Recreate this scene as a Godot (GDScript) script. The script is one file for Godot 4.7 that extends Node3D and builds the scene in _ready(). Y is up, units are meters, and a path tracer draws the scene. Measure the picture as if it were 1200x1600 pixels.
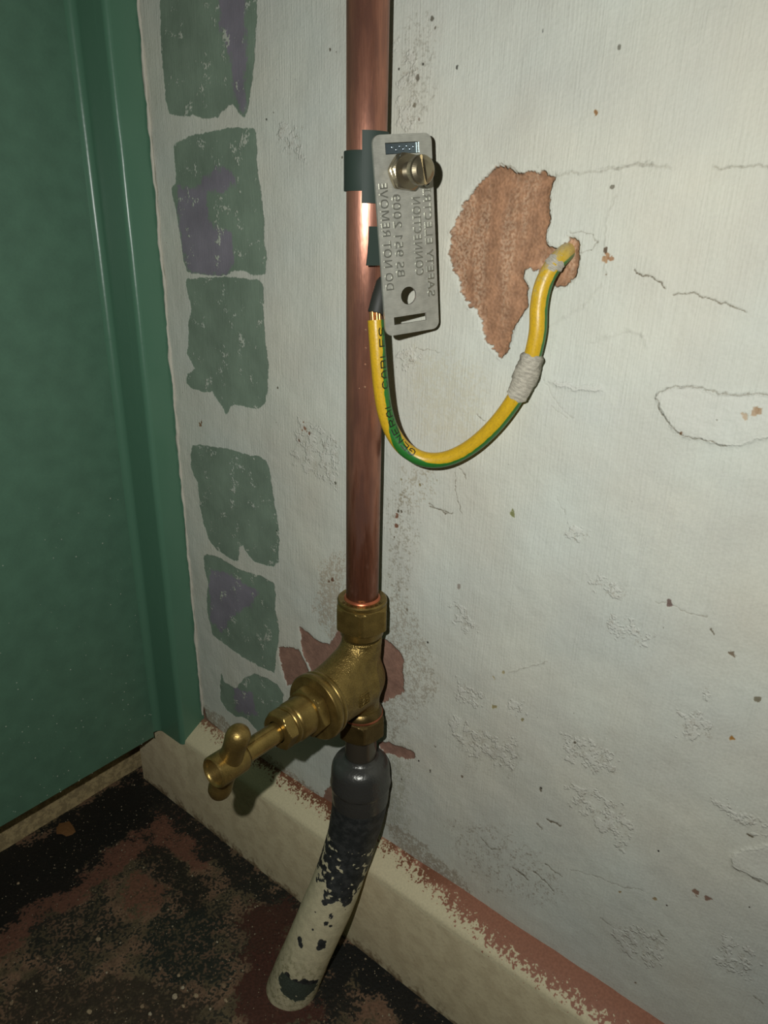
extends Node3D
# A corner of a cupboard: copper water pipe with an earthing clamp, brass stop valve, old lead pipe. Units are metres; tables are in millimetres.
# x runs along the white wall (the pipe stands at x = 0), y is up, z is the distance from the white wall.

const PIPE_Z := 0.017
const VALVE_Y := 0.1905
const WX0 := -200.0      # the part of the white wall that carries its own paint map, mm
const WY1 := 550.0
const WSIZE := 520.0
const WN := 2048
const FX0 := -250.0      # the same for the floor
const FSIZE := 400.0
const FN := 1024

# old paint and damage on the white wall, x, y in mm
const GREEN := [[-140.5, 490.3, -142.0, 475.3, -142.1, 461.8, -142.0, 448.9, -140.7, 444.4, -132.8, 442.2, -121.9, 442.2, -113.5, 440.4, -105.2, 440.1, -101.3, 442.7, -97.5, 444.3, -94.0, 444.7, -89.9, 440.9, -85.8, 438.6, -82.8, 444.4, -79.6, 453.8, -77.0, 467.7, -75.3, 481.0, -73.2, 499.7, -139.6, 511.4],
	[-139.0, 430.4, -131.2, 432.3, -122.0, 434.0, -108.5, 434.6, -95.7, 435.2, -83.5, 434.6, -79.4, 433.2, -78.5, 427.1, -78.4, 415.7, -76.9, 407.2, -76.2, 397.6, -77.2, 388.8, -75.4, 381.0, -76.4, 374.1, -80.1, 371.9, -86.4, 372.5, -93.7, 373.9, -101.4, 373.2, -105.5, 370.8, -115.5, 370.4, -136.8, 370.8, -138.9, 376.2, -140.1, 391.1, -141.4, 399.5, -144.7, 410.9, -140.7, 413.2, -139.2, 421.9],
	[-138.6, 367.0, -121.8, 369.1, -105.6, 370.1, -94.1, 370.0, -82.9, 370.3, -78.5, 368.3, -78.3, 357.7, -78.2, 345.6, -76.6, 330.9, -78.0, 318.0, -80.4, 309.8, -86.3, 306.8, -95.3, 306.0, -104.5, 305.9, -108.2, 304.1, -112.5, 298.7, -115.3, 302.7, -119.2, 306.3, -123.2, 309.9, -128.8, 309.1, -140.0, 309.1, -144.8, 311.7, -143.1, 316.9, -135.8, 320.7, -140.2, 325.8, -142.5, 328.3, -140.0, 335.4, -139.4, 345.0, -135.8, 350.6, -136.2, 355.8, -138.0, 362.2],
	[-146.1, 270.1, -143.7, 275.2, -134.6, 277.9, -126.0, 278.2, -115.4, 279.9, -105.3, 279.9, -95.6, 279.9, -86.0, 281.2, -80.9, 279.7, -78.9, 274.8, -77.8, 263.0, -76.4, 253.8, -74.6, 246.0, -74.0, 236.3, -75.2, 222.9, -80.2, 218.7, -88.2, 217.3, -96.3, 217.0, -102.1, 220.5, -104.3, 224.3, -107.9, 221.7, -109.0, 213.8, -113.4, 211.1, -119.8, 212.7, -128.5, 213.9, -134.7, 218.4, -138.3, 226.7, -141.5, 238.3, -141.9, 253.3, -144.8, 257.1, -147.1, 262.5],
	[-141.2, 206.0, -138.2, 208.1, -129.0, 209.4, -120.2, 208.6, -111.6, 207.5, -101.0, 207.8, -88.7, 208.8, -79.9, 208.0, -78.9, 200.8, -79.8, 191.2, -77.3, 182.7, -77.1, 174.9, -79.7, 162.4, -81.7, 148.3, -88.4, 147.0, -97.0, 146.6, -108.0, 146.2, -119.1, 147.6, -130.5, 149.0, -139.9, 150.5, -140.4, 156.5, -143.0, 166.0, -142.0, 178.4, -139.3, 187.7, -141.8, 196.8],
	[-132.9, 125.5, -131.2, 118.9, -119.3, 118.8, -111.4, 130.6, -99.7, 139.4, -88.8, 140.8, -80.5, 140.4, -74.9, 136.1, -77.0, 125.6, -86.1, 114.0, -92.1, 104.6, -99.3, 95.3, -104.8, 98.1, -111.5, 100.3, -121.3, 96.4, -130.9, 96.3, -136.6, 101.3, -135.9, 113.0]]
const PURPLE := [[-98.6, 502.4, -81.0, 499.4, -85.6, 440.6, -89.5, 442.4, -93.5, 450.2, -93.4, 460.0, -98.9, 475.0],
	[-118.5, 414.5, -106.4, 419.2, -97.2, 418.9, -93.2, 412.9, -101.9, 408.6, -117.1, 409.4],
	[-139.4, 410.8, -116.9, 411.6, -114.0, 393.8, -99.8, 391.1, -97.9, 380.2, -105.6, 370.6, -136.3, 371.2, -140.1, 391.1],
	[-135.8, 198.8, -118.7, 201.2, -92.5, 197.5, -102.9, 183.4, -119.1, 172.4, -128.7, 155.9, -140.0, 160.1, -139.0, 184.5],
	[-121.6, 119.6, -103.0, 122.8, -99.6, 108.2, -120.9, 100.3]]
const PLASTER := [[47.5, 415.6, 44.7, 415.1, 42.1, 412.7, 38.3, 410.0, 35.5, 407.8, 33.4, 404.1, 30.6, 400.9, 28.9, 396.1, 27.2, 390.2, 26.8, 385.2, 29.1, 380.8, 30.9, 378.4, 33.3, 372.5, 36.7, 368.6, 40.0, 365.8, 43.3, 363.0, 43.1, 358.9, 45.0, 358.0, 45.6, 355.0, 49.1, 352.2, 53.6, 349.6, 55.8, 354.0, 56.9, 358.2, 57.7, 362.3, 60.3, 365.5, 61.6, 368.5, 61.8, 372.4, 61.2, 376.2, 59.1, 378.9, 59.5, 381.5, 65.2, 381.4, 70.1, 380.4, 71.8, 375.4, 76.3, 377.1, 79.6, 379.5, 80.1, 383.6, 79.5, 388.0, 79.6, 391.0, 77.4, 392.7, 74.9, 392.7, 74.8, 389.6, 70.7, 389.0, 67.5, 389.8, 66.6, 393.0, 67.7, 396.5, 67.5, 400.0, 66.6, 406.1, 67.8, 409.5, 69.0, 411.8, 64.9, 412.2, 63.1, 414.2, 62.6, 412.6, 57.6, 412.4, 53.8, 412.8, 50.9, 414.6]]
const RED := [[-60.3, 187.5, -54.1, 186.4, -46.0, 183.6, -37.9, 185.4, -33.5, 192.4, -29.2, 200.0, -16.8, 206.2, -16.4, 169.8, -49.3, 158.7, -54.7, 166.7, -59.2, 172.7],
	[-78.1, 167.1, -67.0, 171.2, -60.8, 171.7, -56.0, 165.8, -52.1, 159.1, -59.9, 151.5, -71.1, 143.8, -74.8, 151.4, -76.4, 160.6],
	[-4.8, 202.0, 0.7, 203.7, 5.0, 202.7, 9.9, 200.3, 12.4, 196.9, 11.4, 192.0, 13.5, 183.9, 13.1, 179.1, 7.2, 172.9, 2.3, 168.2, -0.8, 165.5, -6.7, 165.1],
	[-2.8, 138.2, 4.3, 142.9, 8.1, 143.1, 14.4, 144.7, 20.5, 145.6, 21.9, 142.1, 14.6, 137.4, 8.3, 136.4, 1.9, 134.7],
	[-45.4, 69.6, -42.4, 81.8, -38.4, 87.4, -33.8, 89.9, -33.9, 75.3],
	[-172.8, 64.2, -164.1, 84.0, -157.9, 91.3, -154.3, 77.7, -140.4, 75.8, -154.0, 68.8]]
const FILLER := [[113.3, 344.0, 115.6, 346.6, 119.9, 348.2, 125.9, 348.6, 130.3, 347.9, 139.9, 348.8, 147.6, 349.6, 155.0, 350.0, 157.0, 340.6, 148.6, 336.9, 142.9, 333.5, 137.5, 331.5, 129.7, 332.3, 123.4, 332.5, 119.3, 335.6, 115.4, 339.6],
	[74.1, 343.9, 78.2, 344.0, 85.8, 343.7, 92.9, 344.7, 95.3, 343.3, 92.1, 342.5, 83.9, 341.9, 77.4, 342.0],
	[167.8, 176.9, 170.7, 183.0, 178.2, 190.3, 187.6, 196.3, 191.2, 179.3, 180.5, 173.7, 172.5, 173.6, 169.7, 173.2]]
const CRACKS := [[0.35, 0.75, -0.50, [98.9, 382.9, 101.8, 382.0, 105.5, 380.9, 108.9, 379.4, 110.0, 378.2]],
	[0.30, 0.60, -0.50, [113.3, 376.7, 118.3, 377.1, 123.5, 376.2, 128.6, 374.9, 134.8, 373.0]],
	[0.40, 0.15, 0.50, [69.0, 412.0, 76.9, 412.2, 84.4, 412.4, 89.8, 413.4, 97.6, 414.2, 100.3, 413.9, 106.3, 412.9]],
	[0.30, 0.10, 0.40, [83.3, 413.5, 92.5, 413.6, 100.3, 414.0]],
	[0.35, 0.25, 0.50, [118.5, 412.5, 123.1, 412.5, 126.1, 412.5, 133.4, 412.5, 140.4, 412.1]],
	[0.25, 0.30, -0.30, [80.1, 387.6, 83.9, 388.6, 85.5, 391.2, 84.1, 393.7, 81.2, 394.1, 76.2, 394.5]],
	[0.40, 0.08, 0.30, [90.1, 405.0, 88.3, 398.4, 88.5, 390.0, 90.2, 381.4]],
	[0.30, 0.45, -0.40, [112.9, 343.4, 116.1, 338.3, 120.4, 334.3, 123.4, 332.5, 129.7, 332.3, 137.5, 331.4]],
	[0.30, 0.35, 0.50, [113.2, 344.4, 116.4, 347.4, 120.7, 348.3, 126.8, 348.5, 131.9, 347.9, 146.1, 349.4, 153.5, 350.2]],
	[0.50, 0.04, 0.35, [71.6, 363.1, 77.6, 366.5, 84.2, 371.2, 89.3, 377.8]],
	[0.60, 0.03, 0.40, [87.8, 359.4, 93.5, 361.4, 100.8, 364.4, 105.6, 363.1, 107.6, 359.7]],
	[0.25, 0.12, -0.20, [70.3, 345.6, 76.8, 337.3, 85.2, 331.5]],
	[0.30, 0.20, 0.40, [57.6, 412.4, 54.2, 413.4, 50.8, 414.9, 47.5, 415.7, 44.7, 415.1, 42.1, 412.7, 38.3, 410.0, 35.5, 407.8, 33.4, 404.1]],
	[0.30, 0.60, -0.30, [23.3, 282.6, 27.6, 281.1, 31.9, 280.3, 35.2, 281.0]],
	[0.25, 0.45, -0.20, [35.9, 299.8, 36.0, 293.4, 38.1, 286.7, 40.0, 282.1]],
	[0.25, 0.45, -0.20, [37.8, 302.4, 40.3, 300.1, 41.6, 298.3]],
	[0.20, 0.35, -0.20, [13.3, 348.2, 19.8, 348.6, 24.5, 348.2]],
	[0.25, 0.50, -0.20, [44.5, 325.9, 48.3, 324.6]],
	[0.20, 0.15, -0.20, [76.2, 334.4, 82.9, 331.3]],
	[0.20, 0.15, -0.20, [82.2, 300.0, 86.3, 293.9]],
	[0.50, 0.85, -0.40, [82.3, 110.3, 86.0, 109.1, 89.6, 108.1]],
	[0.45, 0.70, -0.40, [92.4, 115.0, 97.7, 113.1, 102.7, 110.9]],
	[0.60, 0.75, -0.30, [96.1, 149.1, 101.7, 149.5]],
	[0.50, 0.55, -0.30, [90.9, 143.8, 93.6, 142.2]],
	[0.45, 0.50, -0.20, [63.2, 117.3, 69.1, 113.8, 74.4, 116.4]],
	[0.40, 0.60, -0.20, [97.4, 123.2, 105.9, 121.6]],
	[0.25, 0.30, -0.20, [109.0, 128.5, 120.9, 133.2, 132.4, 135.9, 140.3, 140.0]],
	[0.70, 0.95, -0.10, [170.9, 190.7, 172.6, 190.6]],
	[0.50, 0.60, -0.20, [176.1, 172.9, 178.9, 173.3]],
	[0.40, 0.60, -0.20, [149.8, 123.6, 152.5, 122.3]],
	[0.40, 0.60, -0.20, [187.9, 118.8, 190.8, 117.3]],
	[0.30, 0.40, -0.20, [125.4, 111.7, 130.8, 111.0]],
	[0.50, 0.60, -0.20, [95.6, 149.1, 101.0, 149.8]],
	[0.60, 0.85, -0.20, [90.4, 164.3, 91.2, 163.0]],
	[0.50, 0.80, -0.20, [144.7, 266.6, 145.3, 265.5]],
	[0.30, 0.20, 0.20, [69.6, 215.7, 76.8, 221.3, 86.5, 228.3]],
	[0.25, 0.25, -0.20, [124.8, 271.1, 131.0, 271.4, 137.2, 270.5, 142.5, 271.2]],
	[0.30, 0.50, -0.20, [23.3, 281.5, 33.5, 280.9]],
	[0.10, 0.01, 0.00, [164.6, 223.2, 170.9, 226.7]]]
const SPECKS := [62.9, 210.2, 1.00, 165, 150, 105,
	64.7, 195.1, 1.30, 150, 138, 95,
	78.3, 195.0, 1.00, 140, 132, 95,
	67.3, 214.4, 0.70, 170, 158, 120,
	85.3, 199.5, 0.40, 40, 40, 36,
	129.5, 271.5, 1.20, 112, 92, 84,
	152.9, 260.4, 1.20, 122, 108, 88,
	163.4, 246.1, 1.20, 122, 115, 95,
	158.5, 227.2, 1.20, 160, 110, 50,
	64.3, 288.6, 1.40, 125, 128, 80,
	31.9, 139.5, 0.90, 85, 80, 70,
	24.4, 141.8, 0.70, 50, 45, 40,
	26.1, 212.8, 0.50, 45, 42, 36,
	40.8, 247.3, 1.30, 150, 142, 130,
	13.2, 225.7, 1.00, 130, 122, 105,
	14.1, 123.3, 0.90, 120, 115, 100,
	129.2, 261.5, 0.60, 120, 120, 105,
	143.2, 163.4, 0.50, 30, 30, 26,
	33.9, 155.7, 1.00, 115, 105, 88,
	50.6, 146.4, 0.90, 120, 108, 90,
	103.1, 195.3, 0.70, 120, 112, 95,
	132.1, 132.5, 1.10, 150, 128, 88,
	145.9, 139.2, 0.90, 150, 130, 95,
	159.4, 153.2, 1.60, 130, 100, 82,
	164.3, 153.4, 1.40, 130, 102, 85,
	143.1, 163.4, 0.50, 30, 30, 26,
	150.7, 139.1, 0.50, 60, 50, 40,
	91.1, 164.1, 0.70, 60, 58, 50,
	145.5, 87.6, 0.70, 110, 90, 70,
	178.3, 159.0, 0.60, 60, 56, 48,
	90.3, 387.5, 1.70, 165, 125, 90,
	89.2, 386.1, 1.20, 170, 135, 100,
	91.1, 386.6, 1.30, 160, 120, 88,
	89.4, 388.7, 0.90, 95, 80, 64,
	90.4, 381.4, 0.70, 110, 92, 70,
	143.5, 343.0, 1.60, 175, 150, 120,
	144.9, 343.7, 1.30, 165, 138, 108,
	141.2, 342.2, 1.20, 185, 165, 138,
	123.1, 333.4, 0.80, 120, 95, 70,
	88.8, 407.6, 0.60, 120, 115, 100,
	80.1, 428.9, 0.90, 140, 100, 60,
	85.2, 446.4, 0.60, 120, 118, 105,
	58.6, 453.7, 0.80, 95, 98, 92,
	15.1, 462.6, 0.70, 100, 98, 86,
	26.6, 446.7, 0.60, 80, 80, 72,
	9.3, 445.3, 0.90, 110, 105, 92,
	0.9, 448.7, 0.50, 60, 58, 50,
	12.0, 449.3, 0.40, 60, 58, 50,
	16.6, 460.0, 0.60, 110, 106, 92,
	9.0, 436.4, 0.80, 125, 118, 100,
	11.0, 431.6, 0.80, 135, 122, 108,
	-135.9, 289.8, 1.60, 130, 98, 70,
	-134.1, 291.1, 1.10, 120, 92, 66,
	-52.4, 305.6, 0.70, 130, 92, 70,
	-51.4, 302.2, 1.20, 135, 98, 76,
	-53.4, 301.4, 0.80, 135, 98, 76,
	-48.5, 300.7, 0.70, 120, 88, 68,
	-56.0, 295.6, 0.70, 110, 82, 64,
	-72.1, 301.9, 0.60, 100, 86, 70,
	-34.9, 225.5, 0.80, 110, 84, 64,
	-36.6, 223.9, 0.60, 110, 84, 64,
	-75.6, 241.2, 0.60, 40, 44, 40,
	-70.3, 319.9, 0.60, 90, 84, 70,
	-166.8, 261.5, 1.50, 52, 42, 30,
	-32.0, 279.2, 0.60, 100, 98, 86,
	-53.8, 450.7, 0.50, 70, 70, 62,
	-64.4, 451.4, 0.35, 80, 80, 70,
	-66.8, 439.3, 0.70, 105, 102, 90,
	-71.7, 437.2, 0.50, 80, 80, 70,
	-33.6, 458.7, 0.50, 90, 85, 72,
	-30.6, 457.7, 0.50, 100, 88, 76,
	-27.4, 420.6, 0.40, 90, 85, 72,
	6.2, 271.8, 1.00, 120, 82, 62,
	6.1, 267.5, 1.10, 118, 80, 60,
	6.7, 274.6, 0.80, 72, 66, 50,
	8.5, 274.9, 0.60, 82, 74, 58,
	5.0, 261.3, 0.40, 90, 80, 64,
	2.4, 239.4, 0.40, 66, 60, 48,
	18.3, 289.7, 0.80, 132, 120, 84,
	7.7, 290.2, 0.60, 150, 142, 112,
	-34.3, 225.6, 1.00, 112, 80, 60,
	-32.1, 279.0, 0.70, 120, 118, 104]
const GRIME := [[5.0, 0.30, 120, 116, 100, 0.50, [0.7, 468.3, 16.4, 464.3, 20.3, 444.6, 15.5, 428.7, 6.7, 427.1, 0.6, 446.4]],
	[6.0, 0.36, 124, 110, 90, 0.45, [3.1, 240.2, 16.8, 231.3, 31.3, 202.2, 35.9, 186.2, 21.5, 167.8, 6.2, 135.4, -16.5, 173.4]],
	[5.0, 0.40, 120, 112, 92, 0.50, [-2.0, 284.3, 12.3, 293.8, 20.5, 268.4, 14.8, 234.0, -0.5, 225.1]],
	[6.0, 0.40, 110, 92, 74, 0.55, [40.1, 117.5, 72.3, 134.0, 96.2, 130.4, 113.8, 115.7, 103.5, 95.4, 69.7, 81.9, 45.5, 95.2]],
	[8.0, 0.45, 150, 130, 106, 0.38, [-43.3, 232.2, -25.5, 244.9, -23.3, 194.1, -34.7, 185.5, -48.6, 199.8]],
	[4.0, 0.40, 140, 128, 100, 0.50, [5.0, 298.1, 25.5, 303.9, 29.7, 289.0, 20.1, 277.6, 5.7, 276.9]],
	[10.0, 0.25, 190, 182, 150, 0.40, [6.7, 348.8, 47.0, 348.4, 50.0, 313.1, 15.1, 308.9]],
	[8.0, 0.30, 128, 122, 106, 0.55, [40.4, 173.6, 83.4, 188.7, 83.2, 160.0, 49.9, 144.0]],
	[3.0, 0.40, 116, 98, 76, 0.37, [3.0, 89.3, 20.7, 91.7, 54.2, 83.6, 62.5, 76.4, 42.9, 70.7, 12.6, 72.3]],
	[2.5, 0.45, 120, 98, 76, 0.37, [-168.8, 85.7, -144.0, 89.9, -115.2, 83.8, -79.2, 80.6, -46.1, 77.6, -46.3, 67.5, -104.0, 66.5, -163.7, 69.2]],
	[10.0, 0.18, 205, 206, 200, 0.40, [66.7, 343.7, 107.1, 347.1, 109.8, 329.8, 73.7, 327.9]],
	[30.0, 0.12, 176, 178, 172, 0.45, [89.3, 306.2, 140.4, 331.4, 152.1, 270.5, 109.9, 248.3]],
	[8.0, 0.35, 140, 138, 112, 0.40, [-2.7, 143.2, 18.3, 150.3, 20.7, 91.7, 3.1, 84.7]]]
const LUMPS := [[40.2, 177.2, 77.7, 182.2, 76.0, 166.8, 48.5, 162.7],
	[97.6, 196.2, 119.3, 201.3, 121.0, 189.3, 101.9, 185.1],
	[103.1, 175.4, 131.1, 175.4, 131.5, 155.0, 107.6, 164.0],
	[110.8, 259.9, 125.8, 257.5, 124.4, 251.4, 109.2, 253.7],
	[98.9, 272.2, 114.0, 271.9, 114.5, 268.1, 102.1, 267.8],
	[159.0, 199.3, 174.7, 197.2, 175.2, 194.5, 159.7, 195.2],
	[140.2, 227.4, 150.6, 232.7, 152.5, 222.3, 141.5, 219.4],
	[144.2, 243.5, 149.8, 243.4, 148.7, 237.3],
	[45.7, 201.6, 61.4, 198.4, 57.1, 189.3, 44.8, 190.4],
	[-0.4, 458.7, 8.5, 453.7, 8.1, 429.1, 2.0, 431.6],
	[131.9, 114.2, 153.2, 120.3, 153.1, 104.7, 137.1, 98.7],
	[172.3, 140.0, 186.5, 138.1, 182.5, 123.7, 172.5, 125.8],
	[-54.8, 308.2, -29.6, 300.2, -31.7, 277.2, -60.1, 284.1],
	[3.5, 343.1, 10.0, 349.1, 16.8, 344.7, 10.4, 338.6],
	[39.6, 239.6, 51.8, 234.4, 50.9, 224.3, 41.0, 230.3],
	[-62.2, 435.6, -50.7, 432.5, -49.2, 420.4, -62.6, 425.9],
	[86.1, 289.8, 96.5, 290.1, 95.9, 284.7, 88.2, 283.7],
	[72.4, 203.6, 78.7, 203.3, 77.9, 196.1, 73.0, 197.1]]
# dirt and old paint on the floor, x, z in mm
const FLOOR_PATCHES := [[112, 76, 60, 0.42, [-199.3, 132.3, -175.0, 90.0, -177.5, 50.5, -186.6, 23.3, -161.3, 14.0, -132.2, 19.9, -107.0, 26.6, -124.8, 41.5, -146.6, 46.1, -157.2, 68.5, -156.0, 105.1, -154.6, 152.7]],
	[116, 80, 62, 0.46, [-146.8, 72.9, -129.3, 58.3, -115.7, 65.6, -111.8, 79.9, -127.7, 87.4]],
	[120, 92, 72, 0.44, [18.0, 38.2, 30.5, 25.6, 53.2, 26.7, 29.0, 50.9, 19.0, 55.0]],
	[110, 70, 52, 0.40, [-61.9, 44.0, -43.9, 31.8, -33.5, 44.6, -39.1, 54.4, -51.0, 51.2]],
	[26, 26, 21, 0.36, [-235.3, 140.4, -231.8, 117.4, -222.7, 95.7, -225.0, 51.5, -225.2, 12.6, -188.4, 16.5, -177.3, 42.9, -178.0, 79.2, -171.7, 109.2, -176.9, 142.5, -181.0, 169.6]],
	[34, 34, 28, 0.46, [-225.2, 12.6, -141.2, 12.7, -73.4, 14.8, -49.0, 15.9, -48.5, 32.8, -93.8, 35.0, -161.9, 30.0, -198.2, 29.0]],
	[38, 36, 28, 0.48, [-172.4, 46.2, -141.6, 42.0, -99.4, 45.9, -73.5, 59.2, -90.3, 67.6, -126.8, 62.5, -161.4, 58.5]],
	[38, 42, 34, 0.52, [-120.3, 69.4, -88.4, 54.6, -50.5, 66.3, -41.5, 87.5, -71.7, 103.3, -103.2, 94.6]],
	[42, 42, 34, 0.55, [-167.3, 131.7, -154.2, 97.6, -114.1, 87.4, -108.3, 104.1, -133.1, 129.8, -143.4, 143.4]],
	[24, 25, 22, 0.34, [-8.6, 16.1, 71.2, 16.9, 55.5, 29.9, 8.5, 27.2, 1.7, 51.7, -7.8, 30.9]],
	[34, 33, 27, 0.47, [-10.1, 52.2, 13.4, 32.8, 26.9, 48.5, 5.9, 65.8]],
	[70, 44, 34, 0.40, [-69.8, 44.9, -61.3, 26.2, -45.7, 19.1, -33.4, 52.2, -33.4, 66.8]],
	[76, 46, 36, 0.36, [-38.3, 75.7, -39.2, 51.9, -14.5, 65.1, 2.7, 57.7, 5.9, 65.8, -15.1, 83.2]],
	[58, 50, 38, 0.50, [-143.2, 157.9, -91.8, 110.4, -44.1, 89.7, -30.2, 100.7, -115.0, 170.8]]]
const CABLE := [Vector3(0.01326, 0.36179, 0.02640), Vector3(0.01420, 0.35478, 0.02660), Vector3(0.01519, 0.34519, 0.02640), Vector3(0.01605, 0.33526, 0.02560), Vector3(0.01709, 0.32626, 0.02420), Vector3(0.01915, 0.31838, 0.02200), Vector3(0.02340, 0.31170, 0.01920), Vector3(0.02982, 0.30789, 0.01550), Vector3(0.03773, 0.30860, 0.01250), Vector3(0.04580, 0.31317, 0.01000), Vector3(0.05358, 0.32057, 0.00840), Vector3(0.06068, 0.32995, 0.00760), Vector3(0.06618, 0.34014, 0.00720), Vector3(0.06939, 0.35052, 0.00700), Vector3(0.07102, 0.36100, 0.00700), Vector3(0.07045, 0.36963, 0.00680), Vector3(0.07092, 0.37706, 0.00600), Vector3(0.07272, 0.38313, 0.00380), Vector3(0.07467, 0.38707, 0.00000), Vector3(0.07494, 0.38889, -0.00600)]
const PLATE_C := Vector3(0.02229, 0.39085, 0.02008)
const PLATE_U := Vector3(-0.04337, 0.99472, 0.09300)
const PLATE_R := Vector3(0.42039, 0.10262, -0.90152)
const PLATE_N := Vector3(0.90631, 0.00000, 0.42262)
const PLATE_W := 0.02290
const PLATE_H := 0.06709

var base := Vector3.ZERO
var tile_a: PackedByteArray    # soft clouds
var tile_b: PackedByteArray    # fine grain
var tile_c: PackedByteArray    # cells
var chunks := []
var wall_col: PackedByteArray
var wall_hgt: PackedFloat32Array
var sdf_cache := {}

# ---------------------------------------------------------------- meshes
class MB:
	var v := PackedVector3Array()
	var n := PackedVector3Array()
	var t := PackedVector2Array()
	func tri(a: Vector3, b: Vector3, c: Vector3, na: Vector3, nb: Vector3, nc: Vector3, ta := Vector2.ZERO, tb := Vector2.ZERO, tc := Vector2.ZERO) -> void:
		if (c - a).cross(b - a).dot(na + nb + nc) < 0.0:
			v.append_array(PackedVector3Array([a, c, b])); n.append_array(PackedVector3Array([na, nc, nb])); t.append_array(PackedVector2Array([ta, tc, tb]))
		else:
			v.append_array(PackedVector3Array([a, b, c])); n.append_array(PackedVector3Array([na, nb, nc])); t.append_array(PackedVector2Array([ta, tb, tc]))
	func flat(a: Vector3, b: Vector3, c: Vector3, out: Vector3, ta := Vector2.ZERO, tb := Vector2.ZERO, tc := Vector2.ZERO) -> void:
		var g := (c - a).cross(b - a)
		if g.length_squared() < 1e-24:
			return
		g = g.normalized()
		if g.dot(out) < 0.0:
			g = -g
		tri(a, b, c, g, g, g, ta, tb, tc)
	func quad(a: Vector3, b: Vector3, c: Vector3, d: Vector3, out: Vector3) -> void:
		flat(a, b, c, out); flat(a, c, d, out)

func mesh_of(m: MB, off := Vector3.ZERO) -> ArrayMesh:
	var v := m.v
	if off != Vector3.ZERO:
		for i in v.size():
			v[i] -= off
	var a := []
	a.resize(Mesh.ARRAY_MAX)
	a[Mesh.ARRAY_VERTEX] = v
	a[Mesh.ARRAY_NORMAL] = m.n
	a[Mesh.ARRAY_TEX_UV] = m.t
	var am := ArrayMesh.new()
	am.add_surface_from_arrays(Mesh.PRIMITIVE_TRIANGLES, a)
	return am

func part(called: String, m: MB, mat: Material, parent: Node3D) -> MeshInstance3D:
	var o := MeshInstance3D.new()
	o.name = called
	o.mesh = mesh_of(m, base)
	o.material_override = mat
	parent.add_child(o, true)
	return o

func thing(called: String, at: Vector3, label := "", category := "", group := "", kind := "") -> Node3D:
	var o := Node3D.new()
	o.name = called
	o.position = at
	add_child(o, true)
	base = at
	tag(o, label, category, group, kind)
	return o

func tag(o: Node3D, label := "", category := "", group := "", kind := "") -> void:
	if label: o.set_meta("label", label)
	if category: o.set_meta("category", category)
	if group: o.set_meta("group", group)
	if kind: o.set_meta("kind", kind)

func box(m: MB, lo: Vector3, hi: Vector3) -> void:
	var c := (lo + hi) * 0.5
	for ax in 3:
		for s in [0, 1]:
			var u := (ax + 1) % 3
			var w := (ax + 2) % 3
			var p := []
			for k in [[0, 0], [1, 0], [1, 1], [0, 1]]:
				var q := Vector3.ZERO
				q[ax] = hi[ax] if s else lo[ax]
				q[u] = hi[u] if k[0] else lo[u]
				q[w] = hi[w] if k[1] else lo[w]
				p.append(q)
			var out := Vector3.ZERO
			out[ax] = 1.0 if s else -1.0
			m.quad(p[0], p[1], p[2], p[3], out)

# A turned shape: points of the profile are (radius, height along the axis), in metres, placed by f (its y axis is the axis).
func lathe(m: MB, prof: Array, f: Transform3D, seg := 48, crease := 0.75) -> void:
	var np := prof.size()
	var sn := []
	for i in np - 1:
		var d: Vector2 = prof[i + 1] - prof[i]
		sn.append(Vector2(d.y, -d.x).normalized())
	var run := 0.0
	for i in np - 1:
		var a: Vector2 = prof[i]
		var b: Vector2 = prof[i + 1]
		var nn: Vector2 = sn[i]
		var n0 := nn
		var n1 := nn
		if i > 0 and sn[i - 1].dot(nn) > crease: n0 = (sn[i - 1] + nn).normalized()
		if i < np - 2 and sn[i + 1].dot(nn) > crease: n1 = (sn[i + 1] + nn).normalized()
		var next := run + a.distance_to(b)
		for k in seg:
			var p0 := TAU * k / seg
			var p1 := TAU * (k + 1) / seg
			var u0 := Vector3(cos(p0), 0, sin(p0))
			var u1 := Vector3(cos(p1), 0, sin(p1))
			var A := f * (u0 * a.x + Vector3.UP * a.y)
			var B := f * (u1 * a.x + Vector3.UP * a.y)
			var C := f * (u1 * b.x + Vector3.UP * b.y)
			var D := f * (u0 * b.x + Vector3.UP * b.y)
			var nA := (f.basis * (u0 * n0.x + Vector3.UP * n0.y)).normalized()
			var nB := (f.basis * (u1 * n0.x + Vector3.UP * n0.y)).normalized()
			var nC := (f.basis * (u1 * n1.x + Vector3.UP * n1.y)).normalized()
			var nD := (f.basis * (u0 * n1.x + Vector3.UP * n1.y)).normalized()
			var ta := Vector2(float(k) / seg, run)
			var tb := Vector2(float(k + 1) / seg, run)
			var tc := Vector2(float(k + 1) / seg, next)
			var td := Vector2(float(k) / seg, next)
			if a.x > 1e-7: m.tri(A, B, C, nA, nB, nC, ta, tb, tc)
			if b.x > 1e-7: m.tri(A, C, D, nA, nC, nD, ta, tc, td)
		run = next

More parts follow.
